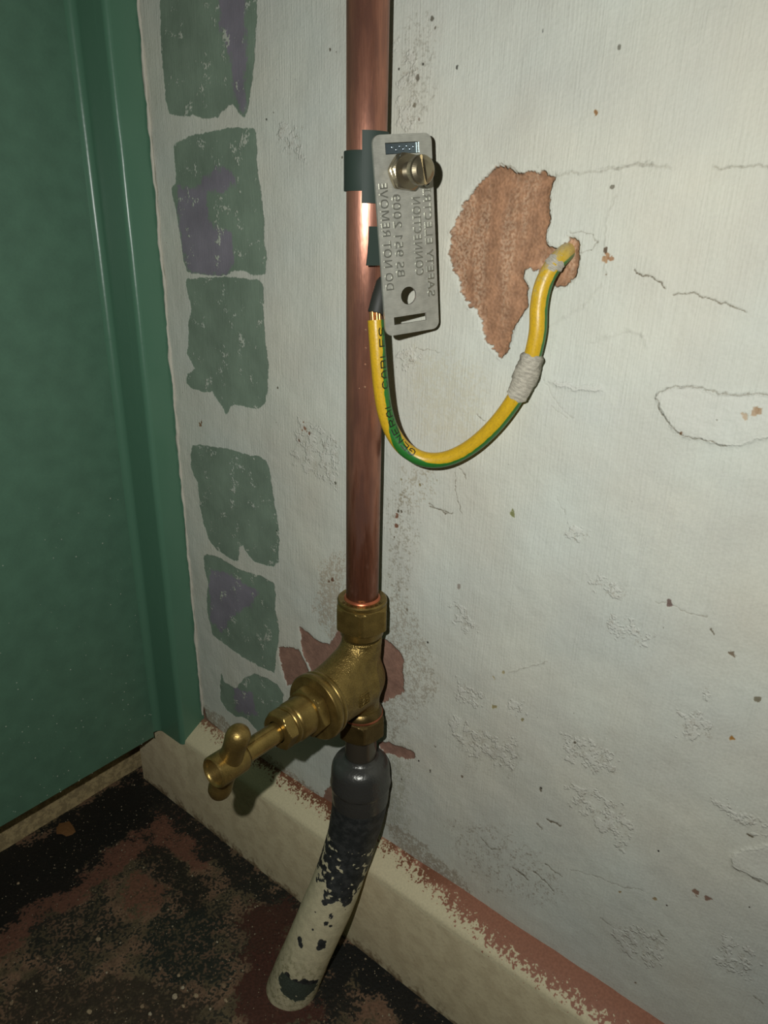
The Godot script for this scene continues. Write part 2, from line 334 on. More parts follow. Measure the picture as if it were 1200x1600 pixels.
# A hexagonal nut with turned (chamfered) ends and a bore.
func hex(m: MB, flats: float, h: float, bore: float, f: Transform3D, turn := 0.0, chamfer := 0.12, step := 72) -> void:
	var corner := flats / cos(PI / 6.0)
	var rows := []
	for y in [0.0, 0.04, 0.09, 0.15, 0.22, 0.5, 0.78, 0.85, 0.91, 0.96, 1.0]:
		var e: float = minf(y, 1.0 - y) * h
		var cone: float = flats * (1.0 - chamfer * 0.3) + e * 1.6
		var row := []
		for k in step + 1:
			var a := TAU * k / step
			var w := fposmod(a, PI / 3.0) - PI / 6.0
			var r: float = minf(minf(flats / cos(w), corner * 0.985), cone)
			row.append(f * Vector3(cos(a + turn) * r, y * h, sin(a + turn) * r))
		rows.append(row)
	var axis := f.basis.y.normalized()
	for i in rows.size() - 1:
		for k in step:
			var out: Vector3 = rows[i][k] - (f.origin + axis * (rows[i][k] - f.origin).dot(axis))
			m.flat(rows[i][k], rows[i][k + 1], rows[i + 1][k + 1], out)
			m.flat(rows[i][k], rows[i + 1][k + 1], rows[i + 1][k], out)
	for k in step:
		var a0 := TAU * k / step + turn
		var a1 := TAU * (k + 1) / step + turn
		for e in [[0, 0.0, -1.0], [rows.size() - 1, h, 1.0]]:
			var i0: Vector3 = f * Vector3(cos(a0) * bore, e[1], sin(a0) * bore)
			var i1: Vector3 = f * Vector3(cos(a1) * bore, e[1], sin(a1) * bore)
			m.quad(rows[e[0]][k], rows[e[0]][k + 1], i1, i0, axis * e[2])

func axis_frame(at: Vector3, dir: Vector3) -> Transform3D:
	var y := dir.normalized()
	var x := (Vector3.UP if absf(y.y) < 0.9 else Vector3.RIGHT).cross(y).normalized()
	return Transform3D(Basis(x, y, x.cross(y)), at)

# A tube along a line of points; radius by fraction of the length; u runs along, v around from the side that faces "facing".
func sweep(m: MB, pts: Array, radius: Callable, facing: Vector3, seg := 32, caps := true) -> void:
	var total := 0.0
	var at := [0.0]
	for i in pts.size() - 1:
		total += pts[i].distance_to(pts[i + 1])
		at.append(total)
	var nrm := facing
	var rings := []
	var norms := []
	for i in pts.size():
		var tg: Vector3 = (pts[mini(i + 1, pts.size() - 1)] - pts[maxi(i - 1, 0)]).normalized()
		nrm = (nrm - tg * nrm.dot(tg)).normalized()
		var bn := tg.cross(nrm)
		var ring := []
		var rn := []
		for k in seg + 1:
			var a := TAU * k / seg
			var d := nrm * cos(a) + bn * sin(a)
			rn.append(d)
			ring.append(pts[i] + d * radius.call(at[i] / total, a))
		rings.append(ring)
		norms.append(rn)
	for i in pts.size() - 1:
		var s0: float = at[i] / total
		var s1: float = at[i + 1] / total
		for k in seg:
			var v0 := float(k) / seg
			var v1 := float(k + 1) / seg
			m.tri(rings[i][k], rings[i][k + 1], rings[i + 1][k + 1], norms[i][k], norms[i][k + 1], norms[i + 1][k + 1], Vector2(s0, v0), Vector2(s0, v1), Vector2(s1, v1))
			m.tri(rings[i][k], rings[i + 1][k + 1], rings[i + 1][k], norms[i][k], norms[i + 1][k + 1], norms[i + 1][k], Vector2(s0, v0), Vector2(s1, v1), Vector2(s1, v0))
	if caps:
		for e in [[0, 1], [pts.size() - 1, pts.size() - 2]]:
			var out: Vector3 = pts[e[0]] - pts[e[1]]
			for k in seg:
				m.flat(pts[e[0]], rings[e[0]][k], rings[e[0]][k + 1], out)

func spline(p: Array, n: int) -> Array:
	var out := []
	for i in p.size() - 1:
		var a: Vector3 = p[maxi(i - 1, 0)]
		var d: Vector3 = p[mini(i + 2, p.size() - 1)]
		for k in n:
			out.append(p[i].cubic_interpolate(p[i + 1], a, d, float(k) / n))
	out.append(p[-1])
	return out

# Surface nets of a distance field.
func nets(m: MB, f: Callable, lo: Vector3, hi: Vector3, cell: float) -> void:
	var nx := int((hi.x - lo.x) / cell) + 1
	var ny := int((hi.y - lo.y) / cell) + 1
	var nz := int((hi.z - lo.z) / cell) + 1
	var d := PackedFloat32Array()
	d.resize(nx * ny * nz)
	var i := 0
	for z in nz:
		for y in ny:
			for x in nx:
				d[i] = f.call(lo + Vector3(x, y, z) * cell)
				i += 1
	var at := {}
	var sy := nx
	var sz := nx * ny
	for z in nz - 1:
		for y in ny - 1:
			for x in nx - 1:
				var o := x + y * sy + z * sz
				var neg := 0
				for k in 8:
					if d[o + (k & 1) + ((k >> 1) & 1) * sy + (k >> 2) * sz] < 0.0: neg += 1
				if neg == 0 or neg == 8: continue
				var sum := Vector3.ZERO
				var cnt := 0
				for k in 8:
					for ax in 3:
						if (k >> ax) & 1: continue
						var k2 := k | (1 << ax)
						var d0 := d[o + (k & 1) + ((k >> 1) & 1) * sy + (k >> 2) * sz]
						var d1 := d[o + (k2 & 1) + ((k2 >> 1) & 1) * sy + (k2 >> 2) * sz]
						if (d0 < 0.0) == (d1 < 0.0): continue
						var q := Vector3(k & 1, (k >> 1) & 1, k >> 2)
						q[ax] += d0 / (d0 - d1)
						sum += q
						cnt += 1
				at[o] = lo + (Vector3(x, y, z) + sum / cnt) * cell
	var nn := {}
	var h := cell * 0.6
	for o in at:
		var p: Vector3 = at[o]
		nn[o] = Vector3(f.call(p + Vector3(h, 0, 0)) - f.call(p - Vector3(h, 0, 0)), f.call(p + Vector3(0, h, 0)) - f.call(p - Vector3(0, h, 0)), f.call(p + Vector3(0, 0, h)) - f.call(p - Vector3(0, 0, h))).normalized()
	var step := [1, sy, sz]
	for o in at:
		for ax in 3:
			var e: int = o
			if (d[e] < 0.0) == (d[e + step[ax]] < 0.0): continue
			var s1: int = step[(ax + 1) % 3]
			var s2: int = step[(ax + 2) % 3]
			if at.has(e - s1) and at.has(e - s2) and at.has(e - s1 - s2):
				m.tri(at[e], at[e - s1], at[e - s1 - s2], nn[e], nn[e - s1], nn[e - s1 - s2])
				m.tri(at[e], at[e - s1 - s2], at[e - s2], nn[e], nn[e - s1 - s2], nn[e - s2])

# ---------------------------------------------------------------- noise and maps
func noise_tile(kind: int, freq: float, oct: int, sd: int) -> PackedByteArray:
	var n := FastNoiseLite.new()
	n.seed = sd
	n.noise_type = kind
	n.frequency = freq
	n.fractal_type = FastNoiseLite.FRACTAL_FBM if oct > 1 else FastNoiseLite.FRACTAL_NONE
	n.fractal_octaves = oct
	var im := n.get_seamless_image(512, 512)
	im.convert(Image.FORMAT_L8)
	return im.get_data()

func ta(x: int, y: int) -> float:
	return tile_a[(x & 511) | ((y & 511) << 9)] / 255.0
func tb(x: int, y: int) -> float:
	return tile_b[(x & 511) | ((y & 511) << 9)] / 255.0
func tc(x: int, y: int) -> float:
	return tile_c[(x & 511) | ((y & 511) << 9)] / 255.0

# Signed distance (mm, negative inside) of a polygon on a 1 mm grid over its box.
func field(poly: Array, margin := 5.0) -> Dictionary:
	var p := PackedVector2Array()
	for i in range(0, poly.size(), 2):
		p.append(Vector2(poly[i], poly[i + 1]))
	var r := Rect2(p[0], Vector2.ZERO)
	for q in p: r = r.expand(q)
	r = r.grow(margin)
	var w := int(r.size.x) + 2
	var h := int(r.size.y) + 2
	var d := PackedFloat32Array()
	d.resize(w * h)
	var np := p.size()
	for j in h:
		for i in w:
			var q := r.position + Vector2(i, j)
			var best := 1e9
			for k in np:
				var s := Geometry2D.get_closest_point_to_segment(q, p[k], p[(k + 1) % np])
				best = minf(best, s.distance_squared_to(q))
			best = sqrt(best)
			d[i + j * w] = -best if Geometry2D.is_point_in_polygon(q, p) else best
	return {"r": r, "w": w, "h": h, "d": d}

func sample(f: Dictionary, x: float, y: float) -> float:
	var r: Rect2 = f.r
	var fx := x - r.position.x
	var fy := y - r.position.y
	var i := int(fx)
	var j := int(fy)
	var w: int = f.w
	if fx < 0.0 or fy < 0.0 or i > w - 2 or j > int(f.h) - 2: return 99.0
	var d: PackedFloat32Array = f.d
	fx -= i
	fy -= j
	var o := i + j * w
	return lerpf(lerpf(d[o], d[o + 1], fx), lerpf(d[o + w], d[o + w + 1], fx), fy)

func wall_fields(list: Array, key: String, margin := 5.0) -> Array:
	if not sdf_cache.has(key):
		var out := []
		for p in list: out.append(field(p, margin))
		sdf_cache[key] = out
	return sdf_cache[key]

func wall_rows(job: int) -> void:
	var rows := WN / 32
	var col := PackedByteArray()
	var hgt := PackedFloat32Array()
	col.resize(WN * rows * 3)
	hgt.resize(WN * rows)
	var o := 0
	for jj in rows:
		var j := job * rows + jj
		for i in WN:
			var low := tile_a[((i >> 3) & 511) | (((j >> 3) & 511) << 9)] / 255.0 - 0.5
			var low2 := tile_a[((i >> 2) + 190 & 511) | (((j >> 2) + 77 & 511) << 9)] / 255.0 - 0.5
			var mid := tile_a[(i & 511) | ((j & 511) << 9)] / 255.0 - 0.5
			var fine := tile_b[(i + (j >> 3) & 511) | (((j + (i >> 4)) & 511) << 9)] / 255.0 - 0.5
			var brush := tile_b[((i * 2 + (j >> 5)) & 511) | (((j >> 4) & 511) << 9)] / 255.0 - 0.5
			var pore := tile_c[((i + (j >> 2)) & 511) | ((j & 511) << 9)] / 255.0
			var v := 1.0 + brush * 0.035 + fine * 0.03 + low2 * 0.05
			var r := 0.795 * v + low * 0.03
			var g := 0.800 * v + low2 * 0.012
			var b := 0.748 * v - low * 0.028 + low2 * 0.012
			var h := 0.5 + brush * 0.10 + mid * 0.15 + fine * 0.05
			var pit := smoothstep(0.955, 1.0, pore + mid * 0.10 + low2 * 0.12)
			if pit > 0.0:
				r *= 1.0 - 0.38 * pit
				g *= 1.0 - 0.42 * pit
				b *= 1.0 - 0.46 * pit
				h -= 0.10 * pit
			col[o * 3] = clampi(int(r * 255.0), 0, 255)
			col[o * 3 + 1] = clampi(int(g * 255.0), 0, 255)
			col[o * 3 + 2] = clampi(int(b * 255.0), 0, 255)
			hgt[o] = h
			o += 1
	chunks[job] = [col, hgt]

# Runs fn(pixel index, i, j, distance) over the box of a field; the outline is frayed by noise.
func over(f: Dictionary, fray: float, fn: Callable) -> void:
	var r: Rect2 = f.r
	var k := WN / WSIZE
	var i0 := maxi(0, int((r.position.x - WX0) * k))
	var i1 := mini(WN - 1, int((r.end.x - WX0) * k))
	var j0 := maxi(0, int((WY1 - r.end.y) * k))
	var j1 := mini(WN - 1, int((WY1 - r.position.y) * k))
	for j in range(j0, j1 + 1):
		for i in range(i0, i1 + 1):
			var wx := (ta(i * 2 + 31, j * 2) - 0.5) * fray * 2.4 + (tb(i, j + 99) - 0.5) * fray * 1.0
			var wy := (ta(i * 2 + 231, j * 2 + 140) - 0.5) * fray * 2.4 + (tb(i + 57, j) - 0.5) * fray * 1.0
			var d := sample(f, WX0 + i / k + wx, WY1 - j / k + wy)
			fn.call(i + j * WN, i, j, d)

func blend(o: int, r: float, g: float, b: float, a: float) -> void:
	var q := o * 3
	wall_col[q] = clampi(int(lerpf(wall_col[q], r, a)), 0, 255)
	wall_col[q + 1] = clampi(int(lerpf(wall_col[q + 1], g, a)), 0, 255)
	wall_col[q + 2] = clampi(int(lerpf(wall_col[q + 2], b, a)), 0, 255)

func wall_maps() -> Array:
	chunks.resize(32)
	var id := WorkerThreadPool.add_group_task(wall_rows, 32)
	WorkerThreadPool.wait_for_group_task_completion(id)
	for c in chunks:
		wall_col.append_array(c[0])
		wall_hgt.append_array(c[1])
	chunks.clear()
	# grime: speckled dirt, thicker inside its cloud
	for g in GRIME:
		var soft: float = g[0]
		over(field(g[6], soft), 2.0, func(o, i, j, d):
			var inside: float = smoothstep(soft, -soft, d)
			if inside > 0.0:
				var s: float = ta(i * 3 + 9, j * 3) * 0.35 + tb(i, j + 7) * 0.40 + tb(i * 3, j * 3) * 0.25
				var a: float = smoothstep(g[5], g[5] + 0.14, s * (0.50 + 0.5 * inside)) * g[1]
				blend(o, g[2], g[3], g[4], a))
	# old green and purple paint
	for f in wall_fields(GREEN, "green"):
		over(f, 0.55, func(o, i, j, d):
			var a: float = smoothstep(0.25, -0.15, d)
			if a > 0.0:
				var worn: float = smoothstep(0.66, 0.73, ta(i + 60, j + 13) * 0.55 + tb(i, j) * 0.25 + ta(i * 4, j * 3) * 0.22)
				var n: float = 0.94 + 0.14 * (ta(i >> 1, j >> 1) - 0.2) + 0.05 * (tb(i * 2, j >> 3) - 0.5)
				blend(o, 127.0 * n, 144.0 * n, 126.0 * n, a * (1.0 - 0.75 * worn))
				wall_hgt[o] = lerpf(wall_hgt[o], wall_hgt[o] * 0.5 + 0.16 + 0.12 * worn, a))
	for f in wall_fields(PURPLE, "purple"):
		over(f, 1.6, func(o, i, j, d):
			var a: float = smoothstep(0.9, -1.1, d + (ta(i * 3, j) - 0.5) * 2.0 + (tb(i, j >> 2) - 0.5) * 1.2) * 0.8
			if a > 0.0 and wall_col[o * 3] < 150:
				var n: float = 0.94 + 0.14 * (ta(i >> 1, j >> 1) - 0.2)
				blend(o, 137.0 * n, 127.0 * n, 142.0 * n, a))
	# bare plaster
	for f in wall_fields(PLASTER, "plaster"):
		over(f, 0.9, func(o, i, j, d):
			var a: float = smoothstep(0.2, -0.2, d)
			var lip: float = smoothstep(1.3, 0.2, absf(d - 0.3))
			wall_hgt[o] += lip * 0.12
			if a > 0.0:
				var n: float = 0.76 + 0.26 * ta(i * 2, j * 2) + 0.18 * tb(i, j) + 0.20 * (ta(i >> 1, (j >> 3) + 60) - 0.5)
				var pale: float = smoothstep(0.46, 0.70, ta(i + 40, (j >> 3) + 11)) * smoothstep(0.3, 0.6, tb(i, j + 31)) * 0.9
				var grit: float = smoothstep(0.93, 0.98, tc(i * 2, j * 2))
				blend(o, 160.0 * n + pale * 28.0, 121.0 * n + pale * 34.0, 92.0 * n + pale * 34.0, a)
				if grit > 0.0: blend(o, 205, 190, 168, grit * 0.55 * a)
				wall_hgt[o] = lerpf(wall_hgt[o], 0.10 + 0.20 * tb(i, j) + 0.16 * ta(i * 2, j * 2), a))
	for f in wall_fields(RED, "red"):
		over(f, 0.8, func(o, i, j, d):
			var a: float = smoothstep(0.25, -0.25, d)
			if a > 0.0:
				var n: float = 0.86 + 0.20 * ta(i * 2, j * 2) + 0.10 * tb(i, j)
				blend(o, 142.0 * n, 108.0 * n, 92.0 * n, a * 0.95)
				wall_hgt[o] = lerpf(wall_hgt[o], 0.26 + 0.08 * tb(i, j), a))
	for f in wall_fields(FILLER, "filler"):
		over(f, 0.8, func(o, i, j, d):
			var a: float = smoothstep(0.2, -0.2, d)
			if a > 0.0:
				blend(o, 212, 211, 200, a * 0.35 * (0.6 + 0.5 * ta(i * 2, j * 2)))
				wall_hgt[o] += a * 0.12 + a * 0.12 * (ta(i * 2, j * 3) - 0.5)
			wall_hgt[o] += smoothstep(1.0, 0.0, absf(d)) * 0.10)
	for p in LUMPS:
		over(field(p), 3.0, func(o, i, j, d):
			var a: float = smoothstep(2.5, -2.0, d)
			if a > 0.0:
				var flake: float = smoothstep(0.50, 0.55, ta(i * 2 + 20, j * 2) * 0.72 + tb(i, j) * 0.28) * smoothstep(0.25, 0.7, a)
				wall_hgt[o] += flake * 0.16
				blend(o, 214, 212, 202, flake * 0.30)
				var pit: float = smoothstep(0.40, 0.32, ta(i * 3 + 100, j * 3) * 0.5 + tb(i * 2, j * 2) * 0.5)
				blend(o, 138, 128, 110, a * pit * 0.35))
	# cracks and scratches
	for cr in CRACKS:
		var q: Array = cr[3]
		var box2 := []
		var pts := PackedVector2Array()
		for k in range(0, q.size(), 2): pts.append(Vector2(q[k], q[k + 1]))
		var kk := WN / WSIZE
		for s in pts.size() - 1:
			var r := Rect2(pts[s], Vector2.ZERO).expand(pts[s + 1]).grow(2.0)
			for j in range(maxi(0, int((WY1 - r.end.y) * kk)), mini(WN - 1, int((WY1 - r.position.y) * kk)) + 1):
				for i in range(maxi(0, int((r.position.x - WX0) * kk)), mini(WN - 1, int((r.end.x - WX0) * kk)) + 1):
					var w := Vector2(WX0 + i / kk + (ta(i * 3, j * 3) - 0.5) * 1.6, WY1 - j / kk + (ta(i * 3 + 200, j * 3 + 90) - 0.5) * 1.6)
					var dd := Geometry2D.get_closest_point_to_segment(w, pts[s], pts[s + 1]).distance_to(w)
					var o := i + j * WN
					var a := smoothstep(cr[0], cr[0] * 0.25, dd)
					if a > 0.0:
						blend(o, 88, 78, 60, a * cr[1] * (0.5 + 0.8 * tb(i * 2, j)))
					wall_hgt[o] += smoothstep(cr[0] * 2.2, 0.0, dd) * cr[2] * 0.25
	for k in range(0, SPECKS.size(), 6):
		var rr: float = SPECKS[k + 2]
		var kk := WN / WSIZE
		var ci := int((SPECKS[k] - WX0) * kk)
		var cj := int((WY1 - SPECKS[k + 1]) * kk)
		var n := int(rr * kk * 1.8) + 1
		for j in range(maxi(0, cj - n), mini(WN - 1, cj + n) + 1):
			for i in range(maxi(0, ci - n), mini(WN - 1, ci + n) + 1):
				var dd := Vector2(i - ci, (j - cj) * 0.85).length() / kk + (ta(i * 4, j * 4) - 0.5) * rr * 1.8
				var a := smoothstep(rr * 0.85, rr * 0.55, dd)
				if a > 0.0:
					blend(i + j * WN, SPECKS[k + 3], SPECKS[k + 4], SPECKS[k + 5], a * 0.9)
					wall_hgt[i + j * WN] -= a * 0.06
	var im := Image.create_from_data(WN, WN, false, Image.FORMAT_RGB8, wall_col)
	var hm := Image.create_from_data(WN, WN, false, Image.FORMAT_RF, wall_hgt.to_byte_array())
	return [ImageTexture.create_from_image(im), ImageTexture.create_from_image(hm)]

# Real depth of the wall face at x, y (mm): the plaster is bare where the paint and skim have come off.
func wall_depth(x: float, y: float) -> float:
	var d := 0.0
	for f in sdf_cache["plaster"]: d -= 0.0014 * smoothstep(0.9, -0.9, sample(f, x, y))
	for f in sdf_cache["red"]: d -= 0.0005 * smoothstep(0.9, -0.9, sample(f, x, y))
	for f in sdf_cache["filler"]: d += 0.0005 * smoothstep(1.2, -1.2, sample(f, x, y))
	d += 0.0016 * (ta(int(x * 0.7) + 300, int(y * 0.7) + 300) - 0.5)
	return d

func map_of(w: int, h: int, fn: Callable, fmt := Image.FORMAT_RGB8) -> ImageTexture:
	var rows := []
	rows.resize(h)
	var work := func(j):
		var b := PackedByteArray()
		if fmt == Image.FORMAT_RGB8:
			b.resize(w * 3)
			for i in w:
				var c: Color = fn.call(i, j)
				b[i * 3] = clampi(int(c.r * 255.0), 0, 255)
				b[i * 3 + 1] = clampi(int(c.g * 255.0), 0, 255)
				b[i * 3 + 2] = clampi(int(c.b * 255.0), 0, 255)
		else:
			b.resize(w)
			for i in w: b[i] = clampi(int(fn.call(i, j) * 255.0), 0, 255)
		rows[j] = b
	var id := WorkerThreadPool.add_group_task(work, h)
	WorkerThreadPool.wait_for_group_task_completion(id)
	var all := PackedByteArray()
	for r in rows: all.append_array(r)
	return ImageTexture.create_from_image(Image.create_from_data(w, h, false, fmt, all))

func rgb(r: float, g: float, b: float) -> Color:
	return Color(r / 255.0, g / 255.0, b / 255.0)

func paint(col: Color, rough: float, metal := 0.0) -> StandardMaterial3D:
	var m := StandardMaterial3D.new()
	m.albedo_color = col
	m.roughness = rough
	m.metallic = metal
	return m

func bumpy(m: StandardMaterial3D, tex: Texture2D, cm: float, scale := Vector3.ONE, triplanar := true) -> StandardMaterial3D:
	m.heightmap_enabled = true
	m.heightmap_texture = tex
	m.heightmap_scale = cm
	if triplanar:
		m.uv1_triplanar = true
		m.uv1_world_triplanar = true
		m.uv1_scale = scale
	return m

# ---------------------------------------------------------------- the scene
func _ready() -> void:
	# camera, held a hand's width from the wall
	var cam := Camera3D.new()
	cam.name = "camera"
	cam.transform = Transform3D(Basis(Vector3(0.77855, 0.02000, -0.62726), Vector3(-0.24669, 0.92879, -0.27657), -Vector3(-0.57706, -0.37007, -0.72804)), Vector3(0.18847, 0.39373, 0.23987))
	cam.fov = 71.6111
	cam.near = 0.01
	cam.current = true
	add_child(cam)
	var we := WorldEnvironment.new()
	we.name = "environment"
	var env := Environment.new()
	env.background_mode = Environment.BG_COLOR
	env.background_color = Color(0.01, 0.01, 0.01)
	env.tonemap_mode = Environment.TONE_MAPPER_LINEAR
	env.tonemap_exposure = 1.0
	env.sdfgi_enabled = true
	env.ssao_enabled = true
	env.ssil_enabled = true
	we.environment = env
	add_child(we)
	# the only light: the small flash beside the lens
	var flash := AreaLight3D.new()
	flash.name = "flash_glow"
	flash.area_size = Vector2(0.004, 0.004)
	flash.area_normalize_energy = true
	flash.light_energy = 0.078
	flash.light_color = Color(1.0, 1.0, 0.99)
	flash.shadow_enabled = true
	flash.transform = Transform3D(cam.transform.basis, Vector3(0.16223, 0.40989, 0.25245))
	add_child(flash)

	tile_a = noise_tile(FastNoiseLite.TYPE_SIMPLEX_SMOOTH, 0.018, 5, 3)
	tile_b = noise_tile(FastNoiseLite.TYPE_SIMPLEX_SMOOTH, 0.16, 2, 11)
	tile_c = noise_tile(FastNoiseLite.TYPE_CELLULAR, 0.09, 1, 5)
	build_wall()
	build_floor()
	build_skirting()
	build_door()
	build_room()
	build_pipe()
	build_valve()
	build_lead()
	build_clamp()
	build_cable()
	build_debris()
	build_flash()

func build_wall() -> void:
	var maps := wall_maps()
	var wm := paint(Color.WHITE, 0.62)
	wm.albedo_texture = maps[0]
	wm.metallic_specular = 0.35
	wm.texture_repeat = false
	bumpy(wm, maps[1], 0.16, Vector3.ONE, false)
	var plain := paint(rgb(203, 204, 192), 0.65)
	var w := thing("wall_back", Vector3(0.06, 0, 0), "off-white painted wall with old green patches and bare brown plaster", "wall", "", "structure")
	# front face: a relief; cells that show old paint or plaster are pieces of their own
	var n := 400
	var cell := WSIZE / n
	var px := PackedVector3Array()
	px.resize((n + 1) * (n + 1))
	for j in n + 1:
		for i in n + 1:
			var x := WX0 + i * cell
			var y := WY1 - j * cell
			var edge := 0.0 if i == 0 or j == 0 or i == n or j == n else 1.0
			px[i + j * (n + 1)] = Vector3(x * 0.001, y * 0.001, wall_depth(x, y) * edge)
	var pn := PackedVector3Array()
	pn.resize(px.size())
	for j in n + 1:
		for i in n + 1:
			var dx := px[mini(i + 1, n) + j * (n + 1)] - px[maxi(i - 1, 0) + j * (n + 1)]
			var dy := px[i + maxi(j - 1, 0) * (n + 1)] - px[i + mini(j + 1, n) * (n + 1)]
			pn[i + j * (n + 1)] = dx.cross(dy).normalized()
	var kinds := [["painted_surface", "", []]]
	for f in sdf_cache["green"]: kinds.append(["paint_patch", "patch of old grey-green paint left on the white wall", f])
	for f in sdf_cache["plaster"]: kinds.append(["bare_plaster", "ragged patch of bare brown plaster", f])
	for f in sdf_cache["red"]: kinds.append(["plaster_patch", "small patch of bare reddish plaster", f])
	for f in sdf_cache["filler"]: kinds.append(["filler_patch", "smeared white filler", f])
	var built := []
	for k in kinds: built.append(MB.new())
	for j in n:
		for i in n:
			var cx := WX0 + (i + 0.5) * cell
			var cy := WY1 - (j + 0.5) * cell
			var which := 0
			for k in range(1, kinds.size()):
				var f: Dictionary = kinds[k][2]
				if f.r.has_point(Vector2(cx, cy)) and sample(f, cx, cy) < 0.0:
					which = k
					break
			var m: MB = built[which]
			var a := i + j * (n + 1)
			var b := a + 1
			var c := a + n + 1
			var d := c + 1
			var t0 := Vector2(float(i) / n, float(j) / n)
			var t1 := Vector2(float(i + 1) / n, float(j + 1) / n)
			m.v.append_array(PackedVector3Array([px[a], px[b], px[d], px[a], px[d], px[c]]))
			m.n.append_array(PackedVector3Array([pn[a], pn[b], pn[d], pn[a], pn[d], pn[c]]))
			m.t.append_array(PackedVector2Array([t0, Vector2(t1.x, t0.y), t1, t0, t1, Vector2(t0.x, t1.y)]))
	for k in kinds.size():
		if built[k].v.size():
			var o := part(kinds[k][0], built[k], wm, w)
			if kinds[k][1]: o.set_meta("label", kinds[k][1])
	var x1 := (WX0 + WSIZE) * 0.001
	var y1 := WY1 * 0.001
	var s := MB.new()
	box(s, Vector3(-0.34, -0.05, -0.1), Vector3(0.8, 2.2, -0.008))
	box(s, Vector3(x1, 0, -0.008), Vector3(0.8, y1, 0))
	box(s, Vector3(-0.34, y1, -0.008), Vector3(0.8, 2.2, 0))
	box(s, Vector3(-0.34, 0, -0.008), Vector3(-0.2, y1, 0))
	part("wall_slab", s, plain, w)

